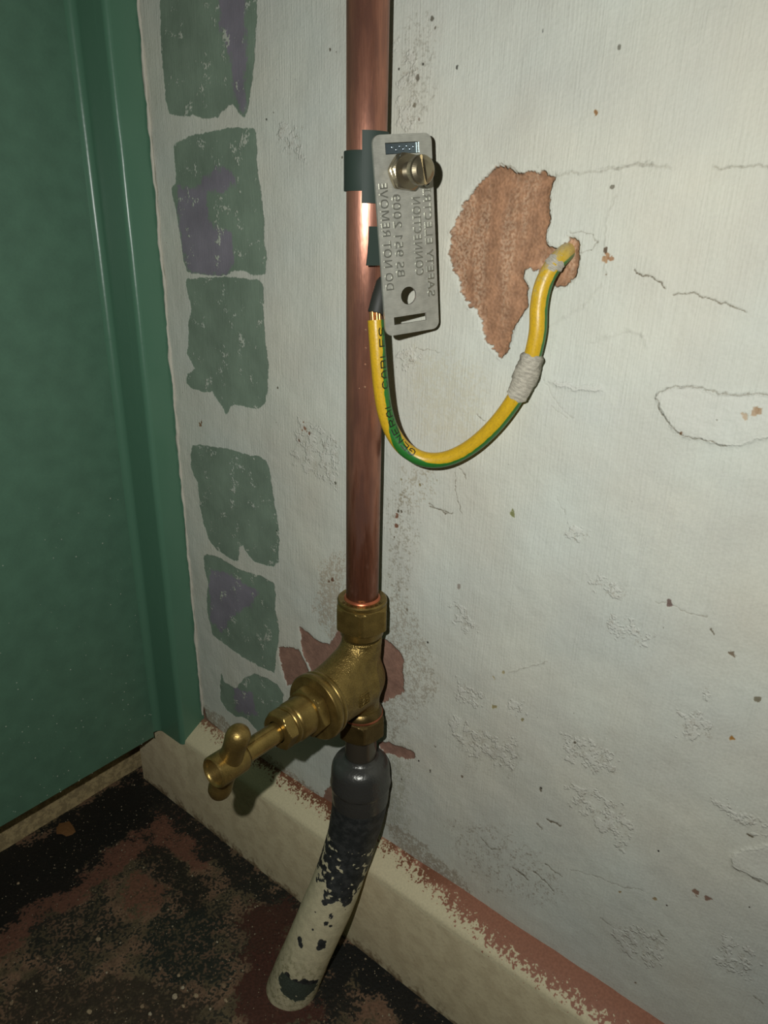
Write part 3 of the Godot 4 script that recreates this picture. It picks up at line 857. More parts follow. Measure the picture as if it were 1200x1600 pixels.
func build_floor() -> void:
	var kf := FN / FSIZE
	var col := PackedByteArray()
	var hgt := PackedByteArray()
	col.resize(FN * FN * 3)
	hgt.resize(FN * FN)
	var o := 0
	for j in FN:
		for i in FN:
			var n1 := tile_a[(i & 511) | ((j & 511) << 9)] / 255.0
			var n2 := tile_b[(i & 511) | ((j & 511) << 9)] / 255.0
			var n3 := tile_a[((i * 3 + 7) & 511) | (((j * 3) & 511) << 9)] / 255.0
			var n4 := tile_a[(((i >> 1) + 90) & 511) | ((j >> 1) << 9)] / 255.0
			var grit := tile_c[((i * 3) & 511) | (((j * 3) & 511) << 9)] / 255.0
			# worn paint over concrete, black mould speckle, pale grains
			var k := smoothstep(0.4, 0.65, n1)
			var l := 0.76 + 0.44 * n3 + 0.46 * (n2 - 0.5)
			var r := lerpf(134.0, 104.0, k) * l
			var g := lerpf(106.0, 91.0, k) * l
			var b := lerpf(82.0, 67.0, k) * l
			var sp := smoothstep(0.48, 0.60, n3 * 0.40 + n2 * 0.60 + (n4 - 0.5) * 0.30) * 0.80
			var gr := smoothstep(0.935, 0.98, grit + (n1 - 0.5) * 0.12) * 0.6
			col[o * 3] = clampi(int(lerpf(lerpf(r, 38.0, sp), 172.0, gr)), 0, 255)
			col[o * 3 + 1] = clampi(int(lerpf(lerpf(g, 39.0, sp), 154.0, gr)), 0, 255)
			col[o * 3 + 2] = clampi(int(lerpf(lerpf(b, 32.0, sp), 126.0, gr)), 0, 255)
			hgt[o] = clampi(int((0.35 + 0.3 * (n1 - 0.5) + 0.3 * (n2 - 0.5) + 0.3 * smoothstep(0.92, 0.98, grit)) * 255.0), 0, 255)
			o += 1
	for p in FLOOR_PATCHES:
		var f := field(p[4], 8.0)
		var r: Rect2 = f.r
		for j in range(maxi(0, int(r.position.y * kf)), mini(FN - 1, int(r.end.y * kf)) + 1):
			for i in range(maxi(0, int((r.position.x - FX0) * kf)), mini(FN - 1, int((r.end.x - FX0) * kf)) + 1):
				var n1 := ta(i, j)
				var n2 := tb(i, j)
				var d := sample(f, FX0 + i / kf + (n1 - 0.5) * 16.0, j / kf + (ta(i + 200, j + 90) - 0.5) * 16.0)
				var inside := smoothstep(8.0, -6.0, d)
				if inside <= 0.0: continue
				var a := smoothstep(p[3], p[3] + 0.12, (n2 * 0.60 + ta(i * 3 + 7, j * 3) * 0.40) * 0.60 + inside * 0.33)
				var q := (i + j * FN) * 3
				var l := 0.80 + 0.40 * n2
				for ch in 3: col[q + ch] = clampi(int(lerpf(col[q + ch], p[ch] * l, a * 0.92)), 0, 255)
	var m := paint(Color.WHITE, 0.75)
	m.metallic_specular = 0.4
	m.albedo_texture = ImageTexture.create_from_image(Image.create_from_data(FN, FN, false, Image.FORMAT_RGB8, col))
	bumpy(m, ImageTexture.create_from_image(Image.create_from_data(FN, FN, false, Image.FORMAT_L8, hgt)), 0.1, Vector3.ONE, false)
	var fl := thing("floor", Vector3(0.1, 0, 0.2), "dirty concrete floor with worn red-brown paint and black grime", "floor", "", "structure")
	var n := 200
	var g := MB.new()
	var x0 := FX0 * 0.001
	var step := FSIZE * 0.001 / n
	var pos := func(i, j):
		var edge := 0.0 if i == 0 or j == 0 or i == n or j == n else 1.0
		return Vector3(x0 + i * step, (ta(i * 2, j * 2) - 0.6) * 0.0016 * edge, j * step)
	for j in n:
		for i in n:
			var a: Vector3 = pos.call(i, j)
			var b: Vector3 = pos.call(i + 1, j)
			var c: Vector3 = pos.call(i + 1, j + 1)
			var d: Vector3 = pos.call(i, j + 1)
			var t0 := Vector2(float(i) / n, float(j) / n)
			var t1 := Vector2(float(i + 1) / n, float(j + 1) / n)
			g.tri(a, b, c, Vector3.UP, Vector3.UP, Vector3.UP, t0, Vector2(t1.x, t0.y), t1)
			g.tri(a, c, d, Vector3.UP, Vector3.UP, Vector3.UP, t0, t1, Vector2(t0.x, t1.y))
	part("painted_surface", g, m, fl)
	var s := MB.new()
	box(s, Vector3(-0.34, -0.1, -0.1), Vector3(0.8, -0.005, 0.9))
	box(s, Vector3(0.15, -0.005, 0), Vector3(0.8, 0, 0.9))
	box(s, Vector3(-0.34, -0.005, 0.4), Vector3(0.15, 0, 0.9))
	part("floor_slab", s, paint(rgb(84, 70, 54), 0.8), fl)

# A shape of constant section along x; the profile is (z, y); u runs along x and v along the profile.
func extrude_x(m: MB, prof: Array, x0: float, x1: float, parts := 1) -> void:
	var len := [0.0]
	for i in prof.size() - 1: len.append(len[-1] + prof[i].distance_to(prof[i + 1]))
	for i in prof.size() - 1:
		var d: Vector2 = prof[i + 1] - prof[i]
		var nn := Vector3(0, -d.x, d.y).normalized()
		var prev := nn
		var next := nn
		if i > 0:
			var e: Vector2 = prof[i] - prof[i - 1]
			var q := Vector3(0, -e.x, e.y).normalized()
			if q.dot(nn) > 0.7: prev = (q + nn).normalized()
		if i < prof.size() - 2:
			var e: Vector2 = prof[i + 2] - prof[i + 1]
			var q := Vector3(0, -e.x, e.y).normalized()
			if q.dot(nn) > 0.7: next = (q + nn).normalized()
		for k in parts:
			var a0 := lerpf(x0, x1, float(k) / parts)
			var a1 := lerpf(x0, x1, float(k + 1) / parts)
			var u0 := (a0 + 0.22) / 0.54
			var u1 := (a1 + 0.22) / 0.54
			var v0: float = len[i] / 0.1
			var v1: float = len[i + 1] / 0.1
			var A := Vector3(a0, prof[i].y, prof[i].x)
			var B := Vector3(a1, prof[i].y, prof[i].x)
			var C := Vector3(a1, prof[i + 1].y, prof[i + 1].x)
			var D := Vector3(a0, prof[i + 1].y, prof[i + 1].x)
			m.tri(A, B, C, prev, prev, next, Vector2(u0, v0), Vector2(u1, v0), Vector2(u1, v1))
			m.tri(A, C, D, prev, next, next, Vector2(u0, v0), Vector2(u1, v1), Vector2(u0, v1))

func build_skirting() -> void:
	# v: 0 at the foot of the face, 0.655 its top edge, then the sloping top up to the wall
	var col := func(i, j):
		var u: float = i / 2048.0
		var v: float = j / 384.0
		var x: float = -220.0 + u * 540.0
		var n1: float = ta(i, j)
		var n2: float = tb(i, j)
		var n3: float = ta(i * 4, j * 4)
		var c := rgb(214, 201, 164).lerp(rgb(204, 190, 154), smoothstep(0.35, 0.75, n1)) * (0.97 + 0.06 * n2)
		c = c.lerp(rgb(170, 154, 122), smoothstep(0.64, 0.70, ta(i * 3 + 100, j * 5) * 0.6 + n2 * 0.4) * 0.3)
		if v > 0.655:
			c = rgb(216, 205, 168) * (0.95 + 0.1 * n2)
			# red paint worn to speckle, a solid band to the right of the pipe
			var s: float = (v - 0.655) / 0.17
			var reach: float = smoothstep(0.0, 95.0, x) * 0.95 if x > -12.0 else smoothstep(-120.0, -40.0, x) * 0.22
			var e: float = s - (1.06 - reach * 0.72) + (n3 - 0.5) * 0.7 + (n2 - 0.5) * 0.75 + (n1 - 0.5) * 0.3
			var red := rgb(156, 108, 86).lerp(rgb(120, 78, 56), smoothstep(70.0, 15.0, x) * smoothstep(0.30, 0.6, n1))
			c = c.lerp(red * (0.92 + 0.16 * n2), smoothstep(0.0, 0.10, e) * smoothstep(0.0, 0.15, reach + 0.1))
		# grime along the foot
		var foot: float = smoothstep(0.10, 0.0, v + (n3 - 0.5) * 0.10)
		c = c.lerp(rgb(92, 72, 50), foot * 0.6 * smoothstep(0.3, 0.6, n1))
		var pit: float = smoothstep(0.965, 0.99, tc(i + (j >> 1), j) + (n1 - 0.5) * 0.1)
		return c.lerp(rgb(110, 84, 60), pit * 0.7)
	var m := paint(Color.WHITE, 0.55)
	m.albedo_texture = map_of(2048, 384, col)
	m.metallic_specular = 0.35
	bumpy(m, map_of(1024, 192, func(i, j): return 0.5 + (ta(i * 2, j * 2) - 0.5) * 0.5 + (tb(i, j) - 0.5) * 0.2, Image.FORMAT_L8), 0.04, Vector3.ONE, false)
	var sk := thing("baseboard_back", Vector3(0, 0, 0.008), "cream skirting board with worn red paint along its sloping top", "skirting board", "", "structure")
	var prof := [Vector2(0.016, -0.002), Vector2(0.016, 0.0655), Vector2(0.0153, 0.0672), Vector2(0.0135, 0.0685), Vector2(0.0, 0.0757), Vector2(-0.004, 0.0757)]
	var a := MB.new()
	extrude_x(a, prof, -0.158, 0.32, 24)
	for e in [-0.158]:
		for i in range(1, prof.size() - 1):
			a.flat(Vector3(e, 0.062, -0.004), Vector3(e, prof[i].y, prof[i].x), Vector3(e, prof[i + 1].y, prof[i + 1].x), Vector3(-1, 0, 0))
	# the low end that runs under the green frame
	var low := [Vector2(0.016, -0.002), Vector2(0.016, 0.0625), Vector2(0.0150, 0.0640), Vector2(-0.004, 0.0640)]
	extrude_x(a, low, -0.218, -0.158, 4)
	for i in low.size() - 1:
		a.flat(Vector3(-0.218, -0.002, -0.004), Vector3(-0.218, low[i].y, low[i].x), Vector3(-0.218, low[i + 1].y, low[i + 1].x), Vector3(-1, 0, 0))
	part("board", a, m, sk)
	var rest := MB.new()
	extrude_x(rest, prof, 0.32, 0.8, 1)
	part("board", rest, paint(rgb(190, 176, 144), 0.55), sk)

func build_door() -> void:
	# green gloss paint, one colour all over
	var rng := RandomNumberGenerator.new()
	rng.seed = 41
	var flecks := []
	for k in 150:
		var low := rng.randf() ** 1.6
		flecks.append([rng.randf_range(20.0, 150.0), 60.0 + low * 190.0, rng.randf_range(0.2, 0.75), rng.randf() < 0.15])
	var img := Image.create(512, 1536, false, Image.FORMAT_RGB8)
	var hmap := Image.create(512, 1536, false, Image.FORMAT_L8)
	for j in 1536:
		for i in 512:
			var n: float = 0.95 + 0.10 * (ta(i, j) - 0.5) + 0.04 * (tb(i, j) - 0.5)
			img.set_pixel(i, j, rgb(90.0 * n, 127.0 * n, 104.0 * n))
			hmap.set_pixel(i, j, Color.WHITE * (0.5 + 0.35 * (ta(i >> 1, j >> 1) - 0.5) + 0.08 * (tb(i >> 1, j >> 1) - 0.5)))
	var m := paint(Color.WHITE, 0.42)
	m.albedo_texture = ImageTexture.create_from_image(img)
	m.texture_repeat = true
	bumpy(m, ImageTexture.create_from_image(hmap), 0.03, Vector3.ONE, false)
	var door := thing("door_1", Vector3(-0.2, 0.059, 0.4), "green gloss-painted cupboard door hung above the floor", "door", "", "structure")
	var a := MB.new()
	var x := -0.185
	var z0 := 0.0225
	var z1 := 0.80
	var y0 := 0.059
	var y1 := 2.0
	# the face, in a grid so that its map runs once over what is in view
	var nz := 6
	var zz := [z0, 0.168, 0.318, 0.468, 0.618, z1]
	var yy := [y0 + 0.0015, 0.509, 0.959, 1.409, y1]
	for j in yy.size() - 1:
		for i in zz.size() - 1:
			var P := [Vector3(x, yy[j], zz[i]), Vector3(x, yy[j], zz[i + 1]), Vector3(x, yy[j + 1], zz[i + 1]), Vector3(x, yy[j + 1], zz[i])]
			var T := []
			for p in P: T.append(Vector2((p.z - 0.018) / 0.15, (0.509 - p.y) / 0.45))
			a.flat(P[0], P[1], P[2], Vector3.RIGHT, T[0], T[1], T[2])
			a.flat(P[0], P[2], P[3], Vector3.RIGHT, T[0], T[2], T[3])
	# eased bottom edge, underside, ends and back
	a.quad(Vector3(x, y0 + 0.0015, z0), Vector3(x, y0 + 0.0015, z1), Vector3(x - 0.0015, y0, z1), Vector3(x - 0.0015, y0, z0), Vector3(1, -1, 0))
	a.quad(Vector3(x - 0.0015, y0, z0), Vector3(x - 0.0015, y0, z1), Vector3(-0.222, y0, z1), Vector3(-0.222, y0, z0), Vector3.DOWN)
	a.quad(Vector3(x, y0, z1), Vector3(x, y1, z1), Vector3(-0.222, y1, z1), Vector3(-0.222, y0, z1), Vector3.BACK)
	a.quad(Vector3(x, y0, z0), Vector3(x, y1, z0), Vector3(-0.222, y1, z0), Vector3(-0.222, y0, z0), Vector3.FORWARD)
	a.quad(Vector3(-0.222, y0, z0), Vector3(-0.222, y1, z0), Vector3(-0.222, y1, z1), Vector3(-0.222, y0, z1), Vector3.LEFT)
	a.quad(Vector3(x, y1, z0), Vector3(x, y1, z1), Vector3(-0.222, y1, z1), Vector3(-0.222, y1, z0), Vector3.UP)
	part("door_leaf", a, m, door)
	# spattered flecks of white paint, low on the face: tiny raised blobs, too small to pick apart
	var fl := MB.new()
	for d in flecks:
		var r: float = d[2] * 0.00065
		lathe(fl, [Vector2(r, -0.0001), Vector2(r * 0.8, 0.00008), Vector2(r * 0.4, 0.00016), Vector2(0.0, 0.00018)], axis_frame(Vector3(x, d[1] * 0.001, d[0] * 0.001), Vector3.RIGHT), 9)
	tag(part("paint_flecks", fl, paint(rgb(168, 178, 160), 0.6), door), "tiny flecks of spattered pale paint", "", "", "stuff")
	# frame: a square post in the corner, its arris rounded by many coats of paint
	var fm := paint(rgb(86, 126, 102), 0.30)
	var pimg := map_of(512, 512, func(i, j): return 0.5 + 0.5 * (ta(i >> 1, j >> 1) - 0.5) + 0.1 * (tb(i >> 1, j >> 1) - 0.5), Image.FORMAT_L8)
	bumpy(fm, pimg, 0.03, Vector3(6, 6, 6))
	var fr := thing("trim_1", Vector3(-0.17, 0.064, 0.01), "green gloss-painted door frame post with rounded edge against the white wall", "door frame", "", "structure")
	var prof := []   # x, z
	prof.append(Vector2(-0.185, 0.0225))
	for k in 7:
		var t := PI / 2 * k / 6.0
		prof.append(Vector2(-0.181 - 0.004 * cos(t), 0.022 - 0.004 * sin(t)))
	var rr := 0.0032
	for k in 9:
		var t := PI / 2 * k / 8.0
		prof.append(Vector2(-0.158 - rr + rr * sin(t), 0.018 - rr + rr * cos(t)))
	prof.append(Vector2(-0.158, 0.001))
	prof.append(Vector2(-0.1572, -0.003))
	var f := MB.new()
	var levels := []
	for k in 65: levels.append(0.0642 + 0.56 * k / 64.0)
	levels.append(2.05)
	var wob := func(y: float, k: int) -> Vector2:
		var q := clampf(y, 0.0, 0.63)
		return Vector2((ta(int(q * 900.0), k * 3) - 0.5) * 0.0009, (ta(int(q * 900.0) + 130, k * 3) - 0.5) * 0.0007)
	for j in levels.size() - 1:
		for i in prof.size() - 1:
			var nn := []
			for e in [i, i + 1]:
				var dd: Vector2 = prof[mini(e + 1, prof.size() - 1)] - prof[maxi(e - 1, 0)]
				nn.append(Vector3(-dd.y, 0, dd.x).normalized())
			var P := []
			for q in [[i, j], [i + 1, j], [i + 1, j + 1], [i, j + 1]]:
				var w: Vector2 = wob.call(levels[q[1]], q[0]) if q[0] > 8 else Vector2.ZERO
				P.append(Vector3(prof[q[0]].x + w.x, levels[q[1]], prof[q[0]].y + w.y))
			f.tri(P[0], P[1], P[2], nn[0], nn[1], nn[1])
			f.tri(P[0], P[2], P[3], nn[0], nn[1], nn[0])
	for i in prof.size() - 1:
		f.flat(Vector3(-0.18, 0.0642, 0.001), Vector3(prof[i].x, 0.0642, prof[i].y), Vector3(prof[i + 1].x, 0.0642, prof[i + 1].y), Vector3.DOWN)
	part("post", f, fm, fr)
	# bead of filler and paint in the joint between frame and wall
	var bead := []
	for k in 260:
		var y := 0.080 + 0.54 * k / 259.0
		bead.append(Vector3(-0.1568 + (ta(k * 5, 40) - 0.5) * 0.0016 + (tb(k * 2, 8) - 0.5) * 0.0008, y, 0.0004))
	var bm := MB.new()
	sweep(bm, bead, func(s, a): return 0.0007 + 0.0016 * (ta(int(s * 1500.0), int(absf(a - PI) * 20.0)) - 0.42), Vector3(0.5, 0, 1), 12)
	var cm := paint(rgb(198, 194, 178), 0.7)
	part("filler_bead", bm, cm, fr).set_meta("label", "ragged cream filler bead between frame and wall")
	# plinth under the door
	var pl := thing("baseboard_left", Vector3(-0.237, 0, 0.4), "dirty beige plinth board at the floor behind the green door's bottom edge", "plinth", "", "structure")
	var pm := paint(rgb(190, 170, 124), 0.75)
	pm.albedo_texture = map_of(512, 512, func(i, j): return Color.WHITE * (0.80 + 0.20 * smoothstep(0.65, 0.35, ta(i * 2, j * 2) * 0.6 + tb(i, j) * 0.4)))
	pm.uv1_triplanar = true
	pm.uv1_world_triplanar = true
	pm.uv1_scale = Vector3(7, 7, 7)
	var b := MB.new()
	box(b, Vector3(-0.244, -0.002, 0.0), Vector3(-0.231, 0.1, 0.9))
	part("board", b, pm, pl)

func build_room() -> void:
	# the rest of the cupboard, out of the picture
	var white := paint(rgb(226, 224, 214), 0.8)
	for d in [["wall_left", Vector3(-0.34, -0.1, 0.0), Vector3(-0.244, 2.2, 0.9), "plain painted wall behind the green door"], ["wall_right", Vector3(0.8, -0.1, -0.1), Vector3(0.9, 2.2, 0.9), "plain painted wall facing the green door"], ["wall_front", Vector3(-0.34, -0.1, 0.9), Vector3(0.9, 2.2, 1.0), "plain painted wall facing the pipe"], ["ceiling", Vector3(-0.34, 2.2, -0.1), Vector3(0.9, 2.3, 1.0), "plain painted ceiling of the cupboard"]]:
		var m := MB.new()
		var t := thing(d[0], Vector3(0.5 * (d[1].x + d[2].x), d[1].y, 0.5 * (d[1].z + d[2].z)), d[3], "ceiling" if d[0] == "ceiling" else "wall", "", "structure")
		box(m, d[1], d[2])
		part("slab", m, white, t)

func build_pipe() -> void:
	var col := func(i, j):
		# u around (256), v along, 0.72 m from the bottom of the pipe
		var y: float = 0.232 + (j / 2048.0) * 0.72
		var n1: float = ta(i, j)
		var n2: float = tb(i * 3, j >> 3)
		var n3: float = ta(i * 2 + 77, j >> 1)
		var c := rgb(178, 124, 102) * (0.86 + 0.16 * n2 + 0.12 * (n1 - 0.5))
		c = c.lerp(rgb(140, 100, 86), smoothstep(0.45, 0.75, n3) * 0.6)
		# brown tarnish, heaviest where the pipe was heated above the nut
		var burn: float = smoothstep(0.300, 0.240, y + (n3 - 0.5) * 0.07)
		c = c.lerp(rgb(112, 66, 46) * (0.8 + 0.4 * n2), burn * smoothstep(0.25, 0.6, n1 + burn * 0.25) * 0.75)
		var spot: float = smoothstep(0.968, 0.985, tc(i * 2 + (j >> 2), j) + (n3 - 0.5) * 0.10)
		return c.lerp(rgb(58, 36, 28), spot * 0.8)
	var m := paint(Color.WHITE, 0.33, 0.70)
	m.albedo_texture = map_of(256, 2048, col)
	m.roughness_texture = map_of(256, 512, func(i, j): return 0.78 + 0.22 * ta(i * 2, j) + 0.2 * (tb(i * 3, j >> 2) - 0.5), Image.FORMAT_L8)
	m.anisotropy_enabled = true
	m.anisotropy = 0.85
	m.uv1_scale = Vector3(1, 1.0 / 0.72, 1)
	bumpy(m, map_of(256, 1024, func(i, j): return 0.5 + 0.3 * (tb(i * 2, j >> 3) - 0.5) + 0.3 * (tb(i, j) - 0.5), Image.FORMAT_L8), 0.006, Vector3.ONE, false)
	m.uv1_scale = Vector3(1, 1.0 / 0.72, 1)
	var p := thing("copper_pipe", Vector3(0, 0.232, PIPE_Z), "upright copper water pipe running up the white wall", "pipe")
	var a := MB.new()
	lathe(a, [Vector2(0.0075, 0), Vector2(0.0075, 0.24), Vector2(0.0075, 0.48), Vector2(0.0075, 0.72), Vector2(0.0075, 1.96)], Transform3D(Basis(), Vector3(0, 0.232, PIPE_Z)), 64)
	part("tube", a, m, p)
	# small blobs of solder and paint, and scratches round the tube
	var bm := paint(rgb(228, 190, 160), 0.25, 0.8)
	for q in [[0.350, 46.0, 0.00035], [0.3435, 47.0, 0.00035], [0.3345, 48.0, 0.00045], [0.3338, 66.0, 0.0003], [0.357, 47.0, 0.0004]]:
		var b := MB.new()
		var an: float = deg_to_rad(q[1])
		var at := Vector3(cos(an) * 0.0075, q[0], PIPE_Z + sin(an) * 0.0075)
		var r: float = q[2]
		lathe(b, [Vector2(0.0, -r), Vector2(r * 0.7, -r * 0.7), Vector2(r, 0), Vector2(r * 0.7, r * 0.7), Vector2(0.0, r)], Transform3D(Basis(), at), 10)
		part("solder_blob", b, bm, p)

func smin(a: float, b: float, k: float) -> float:
	var h := maxf(k - absf(a - b), 0.0) / k
	return minf(a, b) - h * h * k * 0.25

func cone_capsule(p: Vector3, a: Vector3, b: Vector3, ra: float, rb: float) -> float:
	var ab := b - a
	var t := clampf((p - a).dot(ab) / ab.length_squared(), 0.0, 1.0)
	return p.distance_to(a + ab * t) - lerpf(ra, rb, t)

func brass(rough: float, cast: float, col := Color(0.66, 0.57, 0.34)) -> StandardMaterial3D:
	var m := paint(col, rough, 0.78)
	var tex := sdf_cache.get("brass_map")
	if tex == null:
		tex = map_of(512, 512, func(i, j): return Color(0.62, 0.60, 0.56) + Color(0.4, 0.4, 0.4) * (ta(i, j) * 0.6 + tb(i, j) * 0.4))
		sdf_cache["brass_map"] = tex
		sdf_cache["brass_bump"] = map_of(512, 512, func(i, j): return 0.5 + 0.55 * (tb(i, j) - 0.5) + 0.4 * (ta(i * 3, j * 3) - 0.5), Image.FORMAT_L8)
	m.albedo_texture = tex
	bumpy(m, sdf_cache["brass_bump"], cast, Vector3(15, 15, 15))
	return m

func build_valve() -> void:
	var at := Vector3(0, VALVE_Y, PIPE_Z)
	var v := thing("stop_valve", Vector3(0, 0.145, PIPE_Z), "cast brass stop valve with a spindle and crutch handle below the copper pipe", "valve")
	var cast := brass(0.42, 0.055)
	var turned := brass(0.34, 0.008)
	var up := func(y: float) -> Transform3D: return Transform3D(Basis(), Vector3(0, y, PIPE_Z))
	# body
	var tilt := Vector3(0, 0.030, 1).normalized()
	var shape := func(p: Vector3) -> float:
		var q := (p - at) * 1000.0
		var rad := Vector2(q.x, q.z).length()
		var d := maxf(rad - 9.0, maxf(q.y - 21.0, -22.5 - q.y))                       # barrel
		d = smin(d, cone_capsule(q, Vector3(0, 17.5, 0.5), Vector3(0, 3.0, 23), 8.2, 11.8), 3.5)    # sloping shoulder
		var along := q.dot(tilt)
		var off := (q - tilt * along).length()
		var drum := maxf(off - 13.6, maxf(along - 30.0, 2.0 - along))
		d = smin(d, drum, 4.0)
		d = smin(d, q.length() - 11.5, 4.0)
		var ring := maxf(rad - 9.6, absf(q.y - 21.5) - 2.0)
		d = minf(d, ring)
		return d * 0.001
	var b := MB.new()
	nets(b, shape, at + Vector3(-0.017, -0.0245, -0.0135), at + Vector3(0.017, 0.0265, 0.033), 0.00075)
	var body := part("body", b, cast, v)
	# raised maker's mark on the side of the drum
	var mk := MB.new()
	var c0 := at + Vector3(0.0128, 0.001, 0.0135)
	for fr in [[Vector2(-4.2, 4.0), Vector2(4.2, 4.0)], [Vector2(4.2, 4.0), Vector2(4.2, -4.0)], [Vector2(4.2, -4.0), Vector2(-4.2, -4.0)], [Vector2(-4.2, -4.0), Vector2(-4.2, 4.0)], [Vector2(-2.6, -2.6), Vector2(-2.6, 2.6)], [Vector2(-2.6, 2.6), Vector2(-0.6, 1.4)], [Vector2(-0.6, 1.4), Vector2(-2.6, 0)], [Vector2(-2.6, 0), Vector2(-0.4, -1.3)], [Vector2(-0.4, -1.3), Vector2(-2.6, -2.6)], [Vector2(2.8, 2.2), Vector2(0.9, 2.2)], [Vector2(0.9, 2.2), Vector2(0.9, 0)], [Vector2(0.9, 0), Vector2(2.8, 0)], [Vector2(2.8, 0), Vector2(2.8, -2.2)], [Vector2(2.8, -2.2), Vector2(0.9, -2.2)]]:
		var pts := []
		for k in 7:
			var w: Vector2 = fr[0].lerp(fr[1], k / 6.0) * 0.72
			var yy := w.y * 0.001
			pts.append(Vector3(sqrt(maxf(0.0, 0.01385 ** 2 - (yy + 0.001) ** 2)) , at.y + 0.001 + yy, c0.z - w.x * 0.001))
		sweep(mk, pts, func(_s, _a): return 0.00032, Vector3.RIGHT, 8)
	part("maker_mark", mk, cast, body)
	# compression nuts
	var n1 := MB.new()
	hex(n1, 0.01150, 0.0128, 0.0078, up.call(0.2195), deg_to_rad(52))
	lathe(n1, [Vector2(0.0078, 0.0125), Vector2(0.0112, 0.0125), Vector2(0.0116, 0.0135), Vector2(0.0116, 0.0146), Vector2(0.0110, 0.0152), Vector2(0.0078, 0.0152), Vector2(0.0078, 0.0125)], up.call(0.2195), 64)
	lathe(n1, [Vector2(0.0078, -0.004), Vector2(0.0098, -0.004), Vector2(0.0102, -0.0035), Vector2(0.0104, 0.0), Vector2(0.0078, 0.0005)], up.call(0.2195), 48)
	var nut := part("compression_nut", n1, turned, v)
	var ol := MB.new()
	lathe(ol, [Vector2(0.0076, 0.0), Vector2(0.0086, 0.0), Vector2(0.0083, 0.0008), Vector2(0.0076, 0.0012)], up.call(0.2345), 48)
	part("olive", ol, paint(rgb(196, 112, 78), 0.35, 0.75), nut)
	for k in 9:
		var a0 := deg_to_rad(-5.0 + k * 14.0)
		var tk := MB.new()
		var f := Transform3D(Basis(Vector3.UP, -a0), Vector3(cos(a0) * 0.0101, 0.2348, PIPE_Z + sin(a0) * 0.0101))
		for e in [[-0.0006, -0.0005, 0.0006, -0.0001], [-0.0006, 0.0002, 0.0006, 0.0006], [-0.0002, -0.0005, 0.0002, 0.0006]]:
			var c := [f * Vector3(e[0], 0, e[1]), f * Vector3(e[2], 0, e[1]), f * Vector3(e[2], 0, e[3]), f * Vector3(e[0], 0, e[3])]
			var lift := Vector3(0, 0.00016, 0)
			tk.quad(c[0] + lift, c[1] + lift, c[2] + lift, c[3] + lift, Vector3.UP)
			for s in 4: tk.quad(c[s], c[(s + 1) % 4], c[(s + 1) % 4] + lift, c[s] + lift, c[s] - f.origin)
		part("stamped_letter", tk, turned, nut)
	var n2 := MB.new()
	hex(n2, 0.0109, 0.0112, 0.0078, up.call(0.1582), deg_to_rad(44))
	lathe(n2, [Vector2(0.0078, 0.0108), Vector2(0.0104, 0.0108), Vector2(0.0106, 0.0125), Vector2(0.0100, 0.0148), Vector2(0.0088, 0.0160)], up.call(0.1582), 48)
	part("compression_nut", n2, brass(0.36, 0.010, Color(0.50, 0.43, 0.27)), v)
	var rim := MB.new()
	lathe(rim, [Vector2(0.0100, 0.0), Vector2(0.01085, 0.0002), Vector2(0.0109, 0.0010), Vector2(0.0100, 0.0014)], up.call(0.1697), 48)
	part("copper_rim", rim, paint(rgb(190, 116, 84), 0.3, 0.8), v)
	# bonnet, gland nut and spindle along the outward axis
	var ax := axis_frame(at, tilt)
	var bn := MB.new()
	lathe(bn, [Vector2(0.0136, 0.0262), Vector2(0.0150, 0.0266), Vector2(0.0154, 0.0274), Vector2(0.0154, 0.0286), Vector2(0.0149, 0.0292), Vector2(0.0153, 0.0296), Vector2(0.0158, 0.0303), Vector2(0.0158, 0.0326), Vector2(0.0152, 0.0335), Vector2(0.0085, 0.0338)], ax, 72)
	lathe(bn, [Vector2(0.0088, 0.038), Vector2(0.0092, 0.0384), Vector2(0.0092, 0.0470), Vector2(0.0088, 0.0478), Vector2(0.0085, 0.0482), Vector2(0.0088, 0.0486), Vector2(0.0088, 0.0500), Vector2(0.0083, 0.0506), Vector2(0.0045, 0.0506)], ax, 56)
	part("bonnet", bn, turned, v)
	var hx := MB.new()
	hex(hx, 0.0104, 0.0056, 0.0060, ax.translated_local(Vector3(0, 0.0336, 0)), deg_to_rad(8))
	part("bonnet_hexagon", hx, turned, v)
	var gl := MB.new()
	hex(gl, 0.0078, 0.0058, 0.0050, ax.translated_local(Vector3(0, 0.0504, 0)), deg_to_rad(-6))
	part("gland_nut", gl, brass(0.28, 0.004), v)
	var sp := MB.new()
	lathe(sp, [Vector2(0.0046, 0.0530), Vector2(0.0046, 0.0760), Vector2(0.0046, 0.0790)], ax, 48)
	part("spindle", sp, brass(0.24, 0.002), v)
	# crutch handle: a hollow boss and two knobs
	var hd := MB.new()
	lathe(hd, [Vector2(0.0046, 0.0745), Vector2(0.0058, 0.0750), Vector2(0.0066, 0.0765), Vector2(0.0067, 0.0880), Vector2(0.0066, 0.0896), Vector2(0.0060, 0.0902), Vector2(0.0054, 0.0898), Vector2(0.0050, 0.0888), Vector2(0.0049, 0.0820), Vector2(0.0040, 0.0815), Vector2(0.0, 0.0815)], ax, 56)
	var handle := part("handle", hd, brass(0.36, 0.014), v)
	var pin := MB.new()
	lathe(pin, [Vector2(0.0026, 0.0812), Vector2(0.0026, 0.0850), Vector2(0.0018, 0.0858), Vector2(0.0, 0.0856)], ax, 24)
	part("spindle_tip", pin, brass(0.22, 0.004, Color(0.72, 0.52, 0.30)), handle)
	var kd := Vector3(0.386, 0.922, 0)
	var mid := at + tilt * 0.0822
